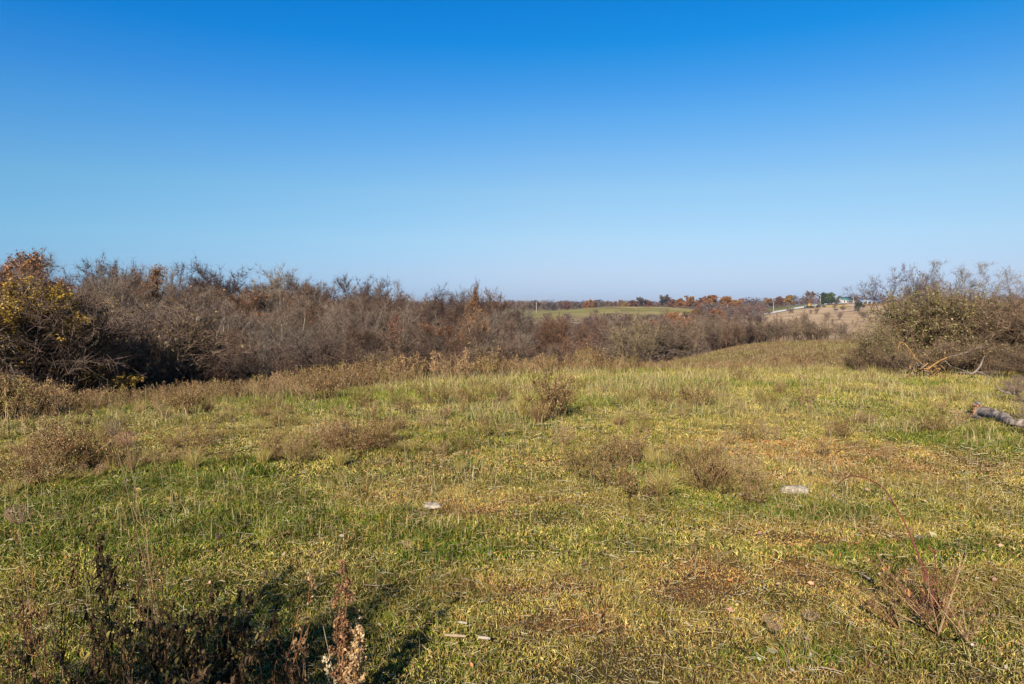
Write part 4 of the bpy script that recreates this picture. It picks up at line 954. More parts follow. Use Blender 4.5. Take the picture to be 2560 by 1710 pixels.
# torn branch above the roots
def branch(name, label, pts, rads, mat, twigs=(), dys=None, cat='branch', jit=0., tipmat=None, k=8):
    Y0 = gp(*pts[0])[1] if dys is None else dys[0]
    P = [at(a, b, Y0 if dys is None else dys[i]) for i, (a, b) in enumerate(pts)]
    o0 = P[0]; root = bpy.data.objects.new(name, None); C.objects.link(root); root.location = o0; tag(root, label, cat)
    mb_ = MB(); V, T = poly_tube([p - o0 for p in P], rads, k); mb_.add(V, T); part('limb', mb_, mat, root)
    for tp, tr in twigs:
        mb_ = MB(); V, T = poly_tube([at(a, b, (Y0 if dys is None else dys[0]) + d) - o0 for a, b, d in tp], np.linspace(tr, tr * .3, len(tp)), 6); mb_.add(V, T); part('twig', mb_, tipmat or mat, root)
    return root
branch('torn_branch', 'torn orange branch hanging bent over above the upturned roots', [(2286, 890), (2272, 872), (2262, 860), (2250, 856), (2245, 868)], [.024, .02, .02, .02, .012], M_raw, [([(2262, 860, 0), (2245, 852, 0), (2242, 845, -.1)], .01), ([(2252, 858, 0), (2246, 868, -.1), (2248, 880, -.1)], .014)], dys=[Yr - .2] * 5)
branch('dead_branch', 'upright broken grey-brown branch stub right of the upturned roots', [(2425, 936), (2440, 928), (2450, 915), (2457, 900), (2462, 888)], [.025, .035, .03, .02, .008], M_dead, [([(2440, 930, 0), (2470, 930, 0), (2492, 926, .1)], .018), ([(2432, 934, 0), (2408, 932, 0), (2390, 930, 0)], .022), ([(2445, 930, 0), (2465, 938, -.3), (2480, 945, -.4)], .03)], dys=[21.5] * 5)
branch('stick', 'orange stripped stick lying on the crest left of the thicket', [(2086, 931), (2105, 936), (2122, 940)], [.02, .03, .02], M_raw, dys=[25.3, 25.2, 25.1], cat='stick')
branch('dead_branch', 'long grey bare branch reaching down into the turf behind the log', [(2548, 985), (2520, 982), (2500, 975), (2488, 962)], [.03, .026, .02, .01], M_dead, [([(2515, 981, 0), (2500, 990, -.2), (2480, 985, -.3)], .015), ([(2535, 984, 0), (2520, 968, 0), (2515, 960, 0)], .012)], dys=[15.2, 15.3, 15.4, 15.5])
branch('dead_branch', 'thin grey branch lying in the turf above the log', [(2470, 1008), (2440, 995), (2420, 985)], [.022, .018, .01], M_dead, dys=[14.3, 15, 15.4])
# log
root = bpy.data.objects.new('fallen_log', None); C.objects.link(root); L0 = gp(2442, 1048); root.location = L0; tag(root, 'grey fallen log with a broken orange end lying beside the brush', 'log')
def lg(px, py, up): p = gp(px, py + 8); return p + [0, 0, up] - L0
mb = MB(); V, T = poly_tube([lg(2440, 1036, .11), lg(2465, 1040, .12), lg(2500, 1052, .12), lg(2535, 1064, .11), lg(2600, 1070, .1)], [.09, .10, .09, .07, .06], 18); V = V * 1.0; V[:, 2] += (vnoise(V[:, 0] * 3 + V[:, 2] * 9, V[:, 1] * 9, .25, 50) - .5) * .05 - .02; V[:, 1] += (vnoise(V[:, 0] * 9, V[:, 2] * 12, .3, 51) - .5) * .05; mb.add(V, T); part('log_bark', mb, M_log, root)
mb = MB()
for i in range(26):
    a = i * .7; r = .1 * (i / 26) ** .5; c0 = lg(2440, 1036, .11); ax = nrm(lg(2465, 1040, .12) - c0); s1 = nrm(np.cross(ax, [0, 0, 1.])); s2 = np.cross(ax, s1)
    p = c0 + s1 * math.cos(a) * r + s2 * math.sin(a) * r; V, T = poly_tube([p + ax * .05, p - ax * (.01 + .05 * rg2.random())], [.022, .006], 5); mb.add(V, T)
part('broken_end', mb, M_end, root)
mb = MB(); V, T = poly_tube([lg(2436, 1034, .22), lg(2444, 1031, .2), lg(2449, 1036, .17)], [.035, .045, .03], 8); mb.add(V, T); part('knot', mb, M_log, root)
def lying(name, label, pts, rads, mat, cat='branch', lift=.03):
    o0 = gp(*pts[0]); root = bpy.data.objects.new(name, None); C.objects.link(root); root.location = o0; tag(root, label, cat)
    mb_ = MB(); V, T = poly_tube([gp(a, b) + [0, 0, lift] - o0 for a, b in pts], rads, 8, jit=.003); mb_.add(V, T); part('wood', mb_, mat, root); return root
lying('split_branch', 'barkless pinkish split branch lying against the log', [(2484, 1054), (2505, 1062), (2525, 1068), (2543, 1075)], [.045, .055, .05, .035], M_pale, lift=.05)
lying('split_branch', 'flat grey weathered branch in front of the log', [(2416, 1046), (2440, 1050), (2470, 1060), (2505, 1066)], [.02, .04, .045, .02], M_dead, lift=.03)
# brush heap at the right margin
for (px, py, hpx, lab) in ((2570, 1010, 90, 'brown twiggy brush at the right margin above the log'), (2610, 1060, 120, 'brown brush beyond the right end of the log'), (2540, 985, 60, 'low brown brush heap behind the log'), (2640, 1110, 150, 'brown brush at the right margin below the log')):
    p = gp(px, py); place_ = place(SHRUB[1], 'brush', p[0], p[1], hpx * .8 / F * p[1], 1.2, None, (.20, .135, .095), (.22, .16, .12)); tag(place_, lab, 'brush', 'brush at the right margin')
# bare earth, stones
M_stone = noisemat('pale_stone', (.22, .175, .125), (.42, .345, .26), 16, .9, 1., dist=.03)
def stone(px, py, wpx, asp, hgt, label, rzs=0., mat=None, flat=True, name='stone', cat='stone'):
    p = gp(px, py); W_ = wpx / F * p[1]; rg = np.random.default_rng(int(px)); k = 22; V = []; T = []
    rings = [(.0, 1.0), (.35, .99), (.75, .9), (1., .72), (1.03, .35)]
    ol = 1 + .4 * np.interp(np.arange(k), range(0, k + 1, 2), np.append(r_ := rg.normal(size=k // 2), r_[0]))* .6
    for z, s in rings:
        for i in range(k):
            a = i / k * 6.283; V.append((math.cos(a) * s * ol[i] * W_ / 2, math.sin(a) * s * ol[i] * W_ / 2 * asp, z * hgt - .032 + (rg.normal() * .008 if z > .5 else 0)))
    V.append((0, 0, hgt * 1.02 - .032)); n = len(rings)
    for j in range(n - 1):
        for i in range(k): a_, b_ = j * k + i, j * k + (i + 1) % k; T += [(a_, b_, b_ + k), (a_, b_ + k, a_ + k)]
    T += [((n - 1) * k + i, (n - 1) * k + (i + 1) % k, n * k) for i in range(k)]
    o = link(name, mesh_from(name, V, T, [mat or M_stone], smooth=True), None, p); o.rotation_euler = (0, 0, rzs); return tag(o, label, cat)
stone(1990, 1232, 58, .85, .085, 'pale whitish flat stone, largest, in the turf left of the arching cane')
stone(1080, 1270, 58, .7, .06, 'pale crumbly flat stone in the middle of the turf')
stone(1224, 1388, 28, .8, .05, 'small pale stone beside a dark green tuft')
stone(2298, 1350, 46, .5, .045, 'greyish flat stone behind the red cane stems')
stone(2130, 1318, 14, .8, .03, 'tiny pale stone under the arch of the cane')
M_soil = noisemat('bare_soil', (.34, .19, .11), (.46, .28, .17), 12, .95, .5)
stone(2400, 1030, 90, .7, .045, 'bare pinkish earth mound left of the log', mat=M_soil, name='earth_mound', cat='earth mound')

# ------------------------------------------------------------------ bramble cane with red stems
root = bpy.data.objects.new('bramble', None); C.objects.link(root); b0 = gp(2338, 1540); root.location = b0; tag(root, 'bramble with long arching dark red canes over the turf at the right', 'bramble')
M_cane = barkmat('red_cane', 40, .3, False, (.21, .06, .05), (.12, .035, .03))
M_cane2 = barkmat('brown_cane', 40, .3, False, (.17, .08, .055), (.09, .04, .03))
Yb = b0[1]
for pts, r0, mt in [([(2340, 1530, 0), (2315, 1440, .0), (2290, 1370, .1), (2262, 1310, .15), (2235, 1260, .25), (2205, 1220, .35), (2165, 1195, .5), (2125, 1190, .6), (2100, 1205, .7), (2085, 1228, .75)], .0048, M_cane),
                    ([(2332, 1520, .0), (2310, 1450, -.05), (2290, 1400, .0), (2268, 1372, .1), (2240, 1345, .2), (2200, 1326, .35), (2160, 1328, .5)], .0032, M_cane2),
                    ([(2345, 1525, -.05), (2328, 1470, -.1), (2312, 1420, -.1), (2300, 1395, -.1)], .0045, M_cane), ([(2350, 1520, .05), (2340, 1470, 0), (2322, 1430, 0)], .004, M_cane),
                    ([(2338, 1560, -.05), (2370, 1545, -.2), (2440, 1520, -.3), (2480, 1480, -.3)], .004, M_cane2), ([(2336, 1535, 0), (2290, 1500, -.1), (2240, 1450, -.1), (2215, 1428, -.1)], .004, M_cane2)]:
    mb = MB(); P = [at(a, b, Yb + d) - b0 for a, b, d in pts]; V, T = poly_tube(P, np.linspace(r0, r0 * .4, len(P)), 6, jit=.002); mb.add(V, T)
    P = np.array(P); 
    for j in range(len(P) - 1):                                    # thorns and short side twigs
        for q in range(4): s = P[j] + (P[j + 1] - P[j]) * rg2.random(); d_ = rg2.normal(size=3); V, T = spikes(s[None], (s + nrm(d_) * .012)[None], np.array([.004])); mb.add(V, T)
    part('cane', mb, mt, root)
for i in range(16):
    a0 = rg2.uniform(2290, 2372); mb = MB(); ln = rg2.uniform(60, 190); ln2 = rg2.uniform(-90, 40); P = [at(a0, 1565, Yb + rg2.normal() * .1) - b0, at(a0 + ln2 * .3, 1565 - ln * .5, Yb) - b0, at(a0 + ln2 * .8, 1565 - ln, Yb) - b0, at(a0 + ln2 * 1.3, 1565 - ln * 1.05, Yb) - b0]
    V, T = poly_tube(P, [.003, .0025, .002, .001], 5, jit=.01); mb.add(V, T)
    for j in range(1, 4):
        s = np.repeat(np.array(P[j])[None], 4, 0); V, T = spikes(s, s + nrm(rg2.normal(size=(4, 3)) + [0, 0, .3]) * .06, np.full(4, .003)); mb.add(V, T)
    part('cane', mb, (M_cane, M_cane2, M_cane2)[i % 3], root)
mb = MB(); c = np.array([at(a, b, Yb + d) - b0 for a, b, d in [(2240, 1430, -.05), (2262, 1440, -.05), (2282, 1415, 0), (2255, 1425, 0), (2215, 1422, 0), (2300, 1480, -.1), (2270, 1470, -.1), (2330, 1540, -.1), (2350, 1560, -.1), (2310, 1530, -.1), (2290, 1500, 0), (2340, 1500, -.1)]])
curled(mb, c, .05, [(.36, .14, .06), (.45, .22, .10), (.5, .35, .2)], np.random.default_rng(4)); o = part('leaf', mb, M_dry, root); o.name = 'withered_leaves'

# ------------------------------------------------------------------ weeds with nest-like seed heads
def umbel(label, px, py, tx, ty, W_=.07, dY=.1, col=(.34, .25, .18), sw=.0022, heads=1):
    p0 = gp(px, py); top = at(tx, ty, p0[1] + dY); root = bpy.data.objects.new('seed_head_weed', None); C.objects.link(root); root.location = p0; tag(root, label, 'weed', 'dead weeds with nest-like seed heads')
    rg = np.random.default_rng(int(px + py)); v = top - p0; mb = MB(); V, T = poly_tube([v * 0, v * .4 + [0, 0, .02], v * .75, v], [sw, sw, sw * .8, sw * .6], 6); mb.add(V, T, np.array([.22, .145, .09])[None].repeat(len(V), 0)); o = mb.build('stem', M_dry, root)
    mb = MB(); n = 30; d = nrm(rg.normal(size=(n, 3)) * [1, 1, .25] + nrm(v) * .9); Q = np.stack([v[None].repeat(n, 0), v + d * W_ * .5, v + d * W_ * .9 + nrm(v) * W_ * .5, v + d * W_ * .55 + nrm(v) * W_ * .85], 1)
    V, T, si, _ = strands(Q, np.array([[.0012, .001, .001, .0008]]) * np.ones((n, 1)), 3, rg); mb.add(V, T, colr(n, [col], rg=rg)[si])
    c = Q[:, 2:].reshape(-1, 3); c = np.repeat(c, 1, 0) + rg.normal(size=(len(c), 3)) * W_ * .1; V, T = cards(c, .004 * np.ones(len(c)), rg); mb.add(V, T, np.repeat(colr(len(c), [col, tuple(np.array(col) * .6)], rg=rg), 4, 0)); mb.build('seed_head', M_dry, root)
umbel('pale stalk with a grey nest-like seed head leaning left near the bottom edge', 1978, 1678, 1938, 1575, .055)
umbel('short stalk with a nest-like seed head, right of the leaning one', 1992, 1600, 2022, 1550, .05)
umbel('tall thin stalk with a dark seed head over the left slope', 392, 1560, 286, 1088, .07, 0.2, (.20, .15, .13))
umbel('tall thin stalk with a brown-pink seed head beside the dark headed one', 400, 1575, 318, 1112, .06, .25, (.30, .18, .14))
umbel('stalk with a fluffy seed head at the left margin', 85, 1620, 48, 1310, .075, .1, (.30, .2, .16))
umbel('small dark knobbly seed head in the turf left of the centre', 560, 1420, 548, 1350, .03, .05, (.12, .08, .07))
umbel('knobbly brown seed head on a short stalk above the shadow', 712, 1500, 608, 1482, .04, .1, (.14, .1, .09))
umbel('short stalk with a brown seed head near the middle of the turf', 1040, 1420, 1022, 1370, .04, .05, (.34, .24, .15))

# ------------------------------------------------------------------ dead weeds close to the camera, bottom left
NG = 'tall dead weeds close by at the lower left'
def nearweed(label, px, py, tx, ty, n=4, leaves=40, lsz=.035, pal=P_DARK, lpal=None, side=.16, sw=.003, fr=(.35, 1.), hd=0, spread=.12, dY=.0, nb=7):
    """px,py base pixel (may lie below the frame), tx,ty pixel of its tip"""
    p0 = gp(px, py, .7); top = at(tx, ty, p0[1] + dY) - p0; root = bpy.data.objects.new('dead_weed', None); C.objects.link(root); root.location = p0; tag(root, label, 'weed', NG)
    rg = np.random.default_rng(int(px * 3 + ty)); st = MB(); lf = MB(); H = np.linalg.norm(top)
    M = 8; ts = np.linspace(0, 1, M); P = []
    for i in range(n):
        e_ = top * (rg.uniform(.65, 1) if i else 1) + rg.normal(size=3) * [1, 1, .2] * spread * H * (i > 0); wb = rg.normal(size=3) * [1, 1, 0] * .03 * H
        P.append([e_ * t + wb * math.sin(t * 4 + i) * t + rg.normal(size=3) * .006 * H for t in ts])
    P = np.array(P); V, T, si, _ = strands(P, np.linspace(sw, sw * .4, M)[None] * np.ones((n, 1)), 5, rg); st.add(V, T, colr(n, pal, rg=rg)[si])
    m = n * nb; a = rg.integers(0, n, m); f = rg.uniform(.2, .97, m); j = np.minimum((f * (M - 1)).astype(int), M - 2); g = (f * (M - 1) - j)[:, None]; q = P[a, j] * (1 - g) + P[a, j + 1] * g
    d = nrm(rg.normal(size=(m, 3)) * [1, 1, .4] + [0, 0, .6]); ln = side * H * (.3 + rg.random(m)); B = np.stack([q, q + d * ln[:, None] * .5, q + nrm(d + [0, 0, .5]) * ln[:, None]], 1)
    V, T, si, _ = strands(B, np.array([[.5, .38, .22]]) * sw * np.ones((m, 1)), 4, rg); st.add(V, T, colr(m, pal, rg=rg)[si])
    st.build('stems', M_dry, root)
    if leaves:
        b = rg.integers(0, m, leaves * 7); f2 = rg.uniform(.2, 1., (leaves * 7, 1)); c = B[b, 0] * (1 - f2) + B[b, 2] * f2; rel_h = c @ (top / H) / H
        c = c[(rel_h > fr[0]) & (rel_h < fr[1])][:int(leaves * (4. if nb >= 10 else 1.9))]
        if len(c): curled(lf, c, lsz * .72 * (.5 + .8 * rg.random(len(c))), lpal or pal, rg)
    if hd:
        b = rg.integers(0, m, hd); c = B[b, 1] + (B[b, 2] - B[b, 1]) * rg.random((hd, 1)) + rg.normal(size=(hd, 3)) * .007; V, T = cards(c, .006 * (.6 + rg.random(hd)), rg); lf.add(V, T, np.repeat(colr(hd, lpal or pal, rg=rg), 4, 0))
    if lf.V: lf.build('withered_leaves', M_dry, root)
    return root
LYEL = P_DARK + [(.34, .28, .09), (.10, .07, .05), (.24, .2, .08)]
LBRN_ = 0
LBRN = [(.13, .08, .05), (.20, .12, .07), (.08, .055, .04), (.30, .19, .11)]
nearweed('dead weed with curled black and yellow leaves near its top, left in the group', 265, 1720, 205, 1290, 3, 70, .035, P_DARK, LYEL, fr=(.7, 1.05), spread=.08)
nearweed('dead weed with yellow curled leaves bunched at its tip', 275, 1760, 258, 1335, 4, 90, .04, P_DARK, LYEL, fr=(.6, 1.05), spread=.06)
nearweed('dead weed with a dark drooping leaf cluster left of the yellow tipped one', 150, 1740, 178, 1380, 3, 60, .035, P_DARK, LYEL, fr=(.75, 1.05), spread=.08)
nearweed('tall reddish brown stalk second from the left margin', 60, 1760, 50, 1330, 2, 10, .03, LBRN, LBRN, sw=.0028)
nearweed('wavy orange-brown stalk with a peeling strip', 95, 1750, 72, 1420, 3, 22, .035, [(.34, .18, .09), (.2, .11, .06)], LBRN, sw=.0035)
nearweed('slim dark crossing stalks leaning left behind the leafy weeds', 400, 1740, 330, 1240, 3, 6, .025, [(.14, .08, .055), (.2, .12, .08)], LBRN, sw=.003, spread=.1)
nearweed('slim yellowish brown stalks leaning right of the crossing ones', 385, 1760, 366, 1250, 3, 8, .025, [(.34, .24, .11), (.2, .13, .08)], LBRN, sw=.003, spread=.07)
nearweed('pale forked grey stem low at the left', 165, 1770, 130, 1560, 3, 30, .035, [(.34, .27, .2), (.2, .14, .1)], LBRN, sw=.004, spread=.3)
nearweed('bushy brown leafy weed low at the left corner', 20, 1780, 60, 1500, 5, 60, .04, LBRN, LBRN, spread=.3)
nearweed('brown tangled weed between the forked stem and the leafy weeds', 215, 1790, 240, 1540, 6, 80, .04, LBRN, LYEL, spread=.3)
nearweed('leafy dark weed below the yellow tipped one', 310, 1790, 300, 1490, 5, 90, .04, P_DARK, LYEL, spread=.25)
nearweed('dense black-brown weed mound, its left part', 445, 1800, 440, 1500, 7, 170, .042, P_DARK, LYEL, spread=.28, nb=10)
nearweed('dense black-brown weed mound, its topmost part', 510, 1790, 515, 1475, 7, 190, .042, P_DARK, LYEL, spread=.25, nb=10)
nearweed('dense black-brown weed mound, its right part', 580, 1800, 570, 1560, 7, 150, .042, P_DARK, LYEL, spread=.28, nb=10)
nearweed('low dark leafy weed at the bottom edge below the mound', 500, 1880, 480, 1640, 7, 150, .04, P_DARK, LYEL, spread=.4, nb=10)
nearweed('low dark leafy weed at the bottom edge right of the mound', 660, 1860, 650, 1650, 6, 110, .036, P_DARK, LYEL, spread=.4, nb=10)
nearweed('thin black stalk with a seed spike right of the mound', 608, 1780, 608, 1500, 2, 14, .02, P_DARK, P_DARK, hd=260, side=.08, spread=.04)
nearweed('thin black stalk with a thick dark spike left of the lit plume', 690, 1780, 692, 1540, 2, 12, .02, P_DARK, P_DARK, hd=320, side=.07, spread=.04)
nearweed('red-brown crooked stalk with a pale tuft at its tip', 700, 1790, 792, 1425, 2, 14, .03, [(.24, .11, .06), (.3, .16, .09)], P_TAN, hd=140, side=.07, spread=.03, fr=(.85, 1.05))
nearweed('shorter red-brown crooked stalk left of the pale tufted one', 690, 1790, 748, 1520, 2, 10, .03, [(.24, .11, .06), (.3, .16, .09)], P_TAN, side=.08, spread=.03)
nearweed('tall brown plume, dark at its top and tan below', 858, 1790, 848, 1400, 3, 50, .025, [(.3, .17, .09), (.2, .11, .07)], [(.24, .13, .08), (.34, .2, .11), (.12, .07, .05)], hd=1500, side=.07, spread=.035, nb=16)
nearweed('sunlit tan plume with curled leaves at the bottom edge', 880, 1790, 890, 1565, 5, 70, .03, [(.42, .27, .13), (.34, .2, .1)], [(.46, .31, .18), (.38, .24, .13), (.5, .37, .24)], hd=900, side=.16, spread=.14, nb=12)
nearweed('pale beaded stalk left of the sunlit plume', 845, 1790, 812, 1570, 2, 4, .02, [(.42, .34, .24)], [(.5, .42, .32)], hd=90, side=.06, spread=.05)
nearweed('dim brown stalks in the shade left of the sunlit plume', 770, 1800, 760, 1600, 5, 50, .03, LBRN, LBRN, hd=200, spread=.2)
for i, (px, tx, ty, n_) in enumerate([(30, 20, 1560, 2), (120, 112, 1490, 3), (190, 215, 1600, 3), (235, 228, 1440, 2), (330, 345, 1500, 3), (345, 300, 1620, 4), (420, 400, 1400, 2), (455, 470, 1610, 3), (545, 560, 1640, 3), (95, 150, 1630, 3), (275, 280, 1650, 4), (390, 428, 1560, 3)]):
    nearweed(['reddish leafless stem', 'orange-brown leafless stem', 'grey-brown leafless stem'][i % 3] + ['', ' forked near its tip', ' leaning right', ' standing free'][i % 4] + ', ' + ORD[i] + ' from left in the near bank', px, 1760, tx, ty, n_, 5, .025, [[(.3, .14, .08), (.2, .09, .055)], [(.4, .24, .12), (.3, .17, .09)], [(.34, .27, .2), (.22, .16, .11)]][i % 3], LBRN, sw=.0034, spread=.2, side=.16, nb=9)
nearweed('brown twiggy weed tangled round the foot of the bramble', 2345, 1590, 2290, 1390, 13, 50, .03, [(.26, .14, .08), (.18, .09, .055), (.34, .24, .15)], LBRN, sw=.0034, spread=.5, side=.2, nb=8)
nearweed('low brown twiggy weed left of the foot of the bramble', 2250, 1580, 2215, 1470, 7, 40, .03, [(.26, .14, .08), (.18, .09, .055), (.34, .24, .15)], LBRN, sw=.003, spread=.5, side=.22, nb=8)
nearweed('straw and brown stems right of the foot of the bramble', 2420, 1610, 2400, 1470, 7, 20, .03, [(.36, .26, .15), (.22, .13, .08)], LBRN, sw=.003, spread=.5, side=.2, nb=6)
# the rest of the bank of weeds that throws the shade, just below the frame
for i, (px, py, ty) in enumerate([(470, 2100, 1700), (640, 2150, 1720), (800, 2200, 1740), (330, 2080, 1700), (560, 2350, 1730), (720, 2450, 1760)]):
    nearweed(['leafy weed at the foot of the mound', 'leafy weed below the low dark one', 'leafy weed below the sunlit plume', 'leafy weed below the yellow tipped one', 'leafy weed nearest below the mound', 'leafy weed nearest below the plumes'][i] + ', mostly out of view', px, py, px + 10, ty, 8, 200, .045, P_DARK, LBRN, spread=.35, nb=12)

e = place(SHRUB[3], 'shrub', -2.4, -.3, 2.35, .75, None, (.12, .08, .05), (.12, .08, .05), (.2, .14, .06)); tag(e, 'leafy shrub left behind the viewpoint, known by the shade it throws', 'shrub')
e = place(SHRUB[1], 'shrub', -2.05, -.4, 2.0, .5, None, (.12, .08, .05), (.12, .08, .05)); tag(e, 'twiggy shrub behind the viewpoint beside the leafy one, throwing streaky shade', 'shrub')
# ------------------------------------------------------------------ sticks, leaves, small things in the turf
def ground_stick(label, a, b, r, mat, name='stick', mid=0.):
    r = r * (.6 if r < .008 else .85); mid *= .4
    p, q = gp(*a) + [0, 0, .035], gp(*b) + [0, 0, .04]; o0 = p.copy(); mb_ = MB(); m_ = (p + q) / 2 + [0, 0, mid]; V, T = poly_tube([p - o0, m_ - o0, q - o0], [r * .7, r, r * .6], 7); mb_.add(V, T); o = mb_.build(name, mat, None, o0, True); return tag(o, label, 'stick')
M_white = barkmat('bleached_stick', 14, .3, False, (.40, .33, .25), (.2, .15, .11))
ground_stick('short white bleached stick at the bottom right of the shade', (1196, 1616), (1226, 1622), .011, M_white)
ground_stick('white bleached stick tip above the matted pale stick', (1144, 1573), (1168, 1582), .009, M_white)
ground_stick('thick pale fraying stick beside the bleached one', (1112, 1606), (1165, 1614), .011, M_pale)
ground_stick('curved straw coloured stem in the turf right of the brown plume', (905, 1478), (985, 1492), .0045, M_pale, mid=.02)
ground_stick('long thin straw stem at the bottom edge between the leafy weeds', (160, 1700), (235, 1660), .005, M_pale)
ground_stick('grey dead stick below the arching cane', (2150, 1452), (2190, 1478), .009, M_pale)
ground_stick('thin straw stem pointing up right near the bottom centre', (1375, 1608), (1450, 1580), .0035, M_pale, mid=.02)
ground_stick('thin pale horizontal stem near the bottom right', (1730, 1605), (1812, 1604), .003, M_pale, mid=.03)
ground_stick('pale stem low at the right bottom edge', (2028, 1690), (2110, 1705), .004, M_pale, mid=.02)
M_fl = leafmat('fallen_leaf', 'tint', .2, vmin=.8, vmax=1.2)
LFc = {'tan': (.50, .34, .19), 'yellow': (.52, .38, .12), 'orange': (.50, .20, .05), 'pinkish brown': (.38, .22, .13), 'dark brown': (.20, .11, .07), 'pale': (.42, .33, .22)}
leafmeshes = []
for s_ in range(5):
    rg = np.random.default_rng(90 + s_); k = 14; a = np.linspace(0, 6.283, k, endpoint=False); r = (.55 + .35 * np.abs(np.cos(a / 2)) + .12 * np.cos(a * 5)) * (1 + .1 * rg.normal(size=k)); x_ = np.cos(a) * r; y_ = np.sin(a) * r * .62
    z_ = .35 * (x_ ** 2) * rg.uniform(-.3, 1.2) + .5 * y_ ** 2 * rg.uniform(.2, 1.5) + .05 * rg.normal(size=k)
    V = np.concatenate([[[0, 0, 0]], np.stack([x_, y_, z_], 1)]); T = [(0, i + 1, (i + 1) % k + 1) for i in range(k)]
    leafmeshes.append(mesh_from('fallen_leaf', V, T, [M_fl], None, rg.random(len(V)), True))
def leaf_at(px, py, wpx, col, label=None):
    p = gp(px, py); o = link('fallen_leaf', leafmeshes[rr_.integers(0, 5)], None, p + [0, 0, .035]); s = wpx / F * p[1] * .5; o.scale = (s, s, s); o.rotation_euler = (rr_.normal() * .4 - .25, rr_.normal() * .35, rr_.random() * 6.283); o.color = (*[c * rr_.uniform(.85, 1.15) for c in LFc[col]], 1)
    if label: tag(o, label, 'leaf', 'fallen leaves in the turf')
    else: row(o, f'{col} fallen leaf', zone(px, py), 'leaf', 'fallen leaves in the turf')
    return o
def zone(px, py):
    return ('in the turf around the arching cane' if px > 2050 and py < 1560 else 'in the turf at the lower right corner' if px > 1750 and py > 1500 else 'in the turf on the right side' if px > 1700 else 'in the middle turf' if px > 900 and py < 1450 else 'near the bottom centre' if px > 900 else 'among the weeds at the lower left' if py > 1450 else 'in the turf on the left side')
for a in [(757, 1380, 16, 'yellow', 'yellow leaf lying alone in the turf left of the brown plume'), (594, 1236, 16, 'pinkish brown', 'round pinkish leaf right of the dark green hollow'), (346, 1235, 20, 'yellow', 'yellow-orange leaf below the dark green hollow'), (634, 1278, 12, 'pinkish brown', 'small pinkish leaf below the round pinkish one'),
          (1120, 1596, 12, 'orange', 'bright orange leaf behind the fraying stick'), (1072, 1575, 12, 'orange', 'reddish orange leaf left of the bleached stick tip'), (2120, 1530, 18, 'orange', 'bright orange leaf left of the cane foot'), (2098, 1550, 20, 'orange', 'orange-brown leaf below the bright orange one'),
          (2272, 1440, 28, 'tan', 'big tan folded leaf beside the cane stems'), (2212, 1422, 20, 'pale', 'pale leaf at the end of the low cane'), (2284, 1412, 20, 'pale', 'pale leaf high against the cane stems'), (2052, 1483, 34, 'pinkish brown', 'long pinkish leaf left of the grey dead stick'),
          (2016, 1615, 26, 'pinkish brown', 'upright pinkish brown leaf by the bright green tuft'), (1996, 1634, 16, 'pinkish brown', 'smaller pinkish leaf left of the upright one'), (1930, 1650, 44, 'tan', 'large orange-tan leaf heap behind the leaning seed head stalk'), (2025, 1660, 22, 'tan', 'crumpled tan leaf at the bottom right'),
          (1898, 1670, 16, 'pale', 'round pale leaf at the bottom edge left of the stalk'), (2209, 1676, 14, 'pale', 'whitish round leaf at the bottom edge right of the stalk'), (1385, 1640, 8, 'yellow', 'tiny bright yellow leaf near the bottom centre'), (1605, 1607, 10, 'orange', 'small orange leaf in the lower turf right of centre'),
          (2400, 1282, 18, 'orange', 'orange leaf left of a pair right of the cane'), (2454, 1290, 18, 'orange', 'orange leaf in a pair right of the cane'), (2470, 1280, 22, 'tan', 'tan leaf in a pair right of the cane'), (2335, 1352, 24, 'tan', 'tan leaf right of the greyish flat stone'),
          (2082, 1250, 14, 'pale', 'pale leaf under the drooping cane tip'), (2302, 1250, 16, 'pale', 'pale leaf right of the high cane arch'), (2205, 1205, 14, 'tan', 'tan leaf near the top of the cane arch'), (1740, 1172, 14, 'pinkish brown', 'pinkish leaf left of the wispy tussock'),
          (2335, 1425, 26, 'tan', 'long tan leaf right of the cane stems'), (2360, 1430, 16, 'tan', 'small tan leaf right of the long one'), (2460, 1395, 22, 'tan', 'flat tan leaf in the right turf'), (1855, 1250, 18, 'pale', 'pale leaf below the wispy tussock')]: leaf_at(*a)
rr_ = np.random.default_rng(123)
for i in range(235):
    if i % 3: px = rr_.uniform(1750, 2600); py = rr_.uniform(1090, 1710)
    else: px = rr_.uniform(0, 1900); py = rr_.uniform(1180, 1710)
    leaf_at(px, py, rr_.uniform(7, 19) * (py / 1400), rr_.choice(list(LFc)))
# ------------------------------------------------------------------ farm on the far hill
M_white_wall = noisemat('white_siding', (.27, .25, .22), (.34, .32, .29), 2, .7, .05)
M_green_roof = noisemat('green_metal_roof', (.045, .12, .10), (.06, .15, .125), 2, .4, .05)
M_silver = noisemat('galvanised_roof', (.42, .47, .56), (.55, .60, .68), .6, .35, .1, .6)
M_dark = noisemat('dark_opening', (.03, .03, .03), (.05, .045, .04), 2, .8, .05)
M_yel = noisemat('yellow_paint', (.28, .16, .04), (.34, .2, .05), 3, .5, .05)
M_cow = noisemat('black_hide', (.025, .02, .02), (.05, .04, .035), 4, .8, .1)
M_pole = barkmat('pole_wood', 5, .1, False, (.42, .36, .28), (.25, .2, .15))
M_road = noisemat('pale_gravel', (.5, .44, .36), (.62, .56, .47), .8, .95, .3)
M_straw = noisemat('straw', (.44, .30, .07), (.50, .35, .10), 1.5, .95, .3)
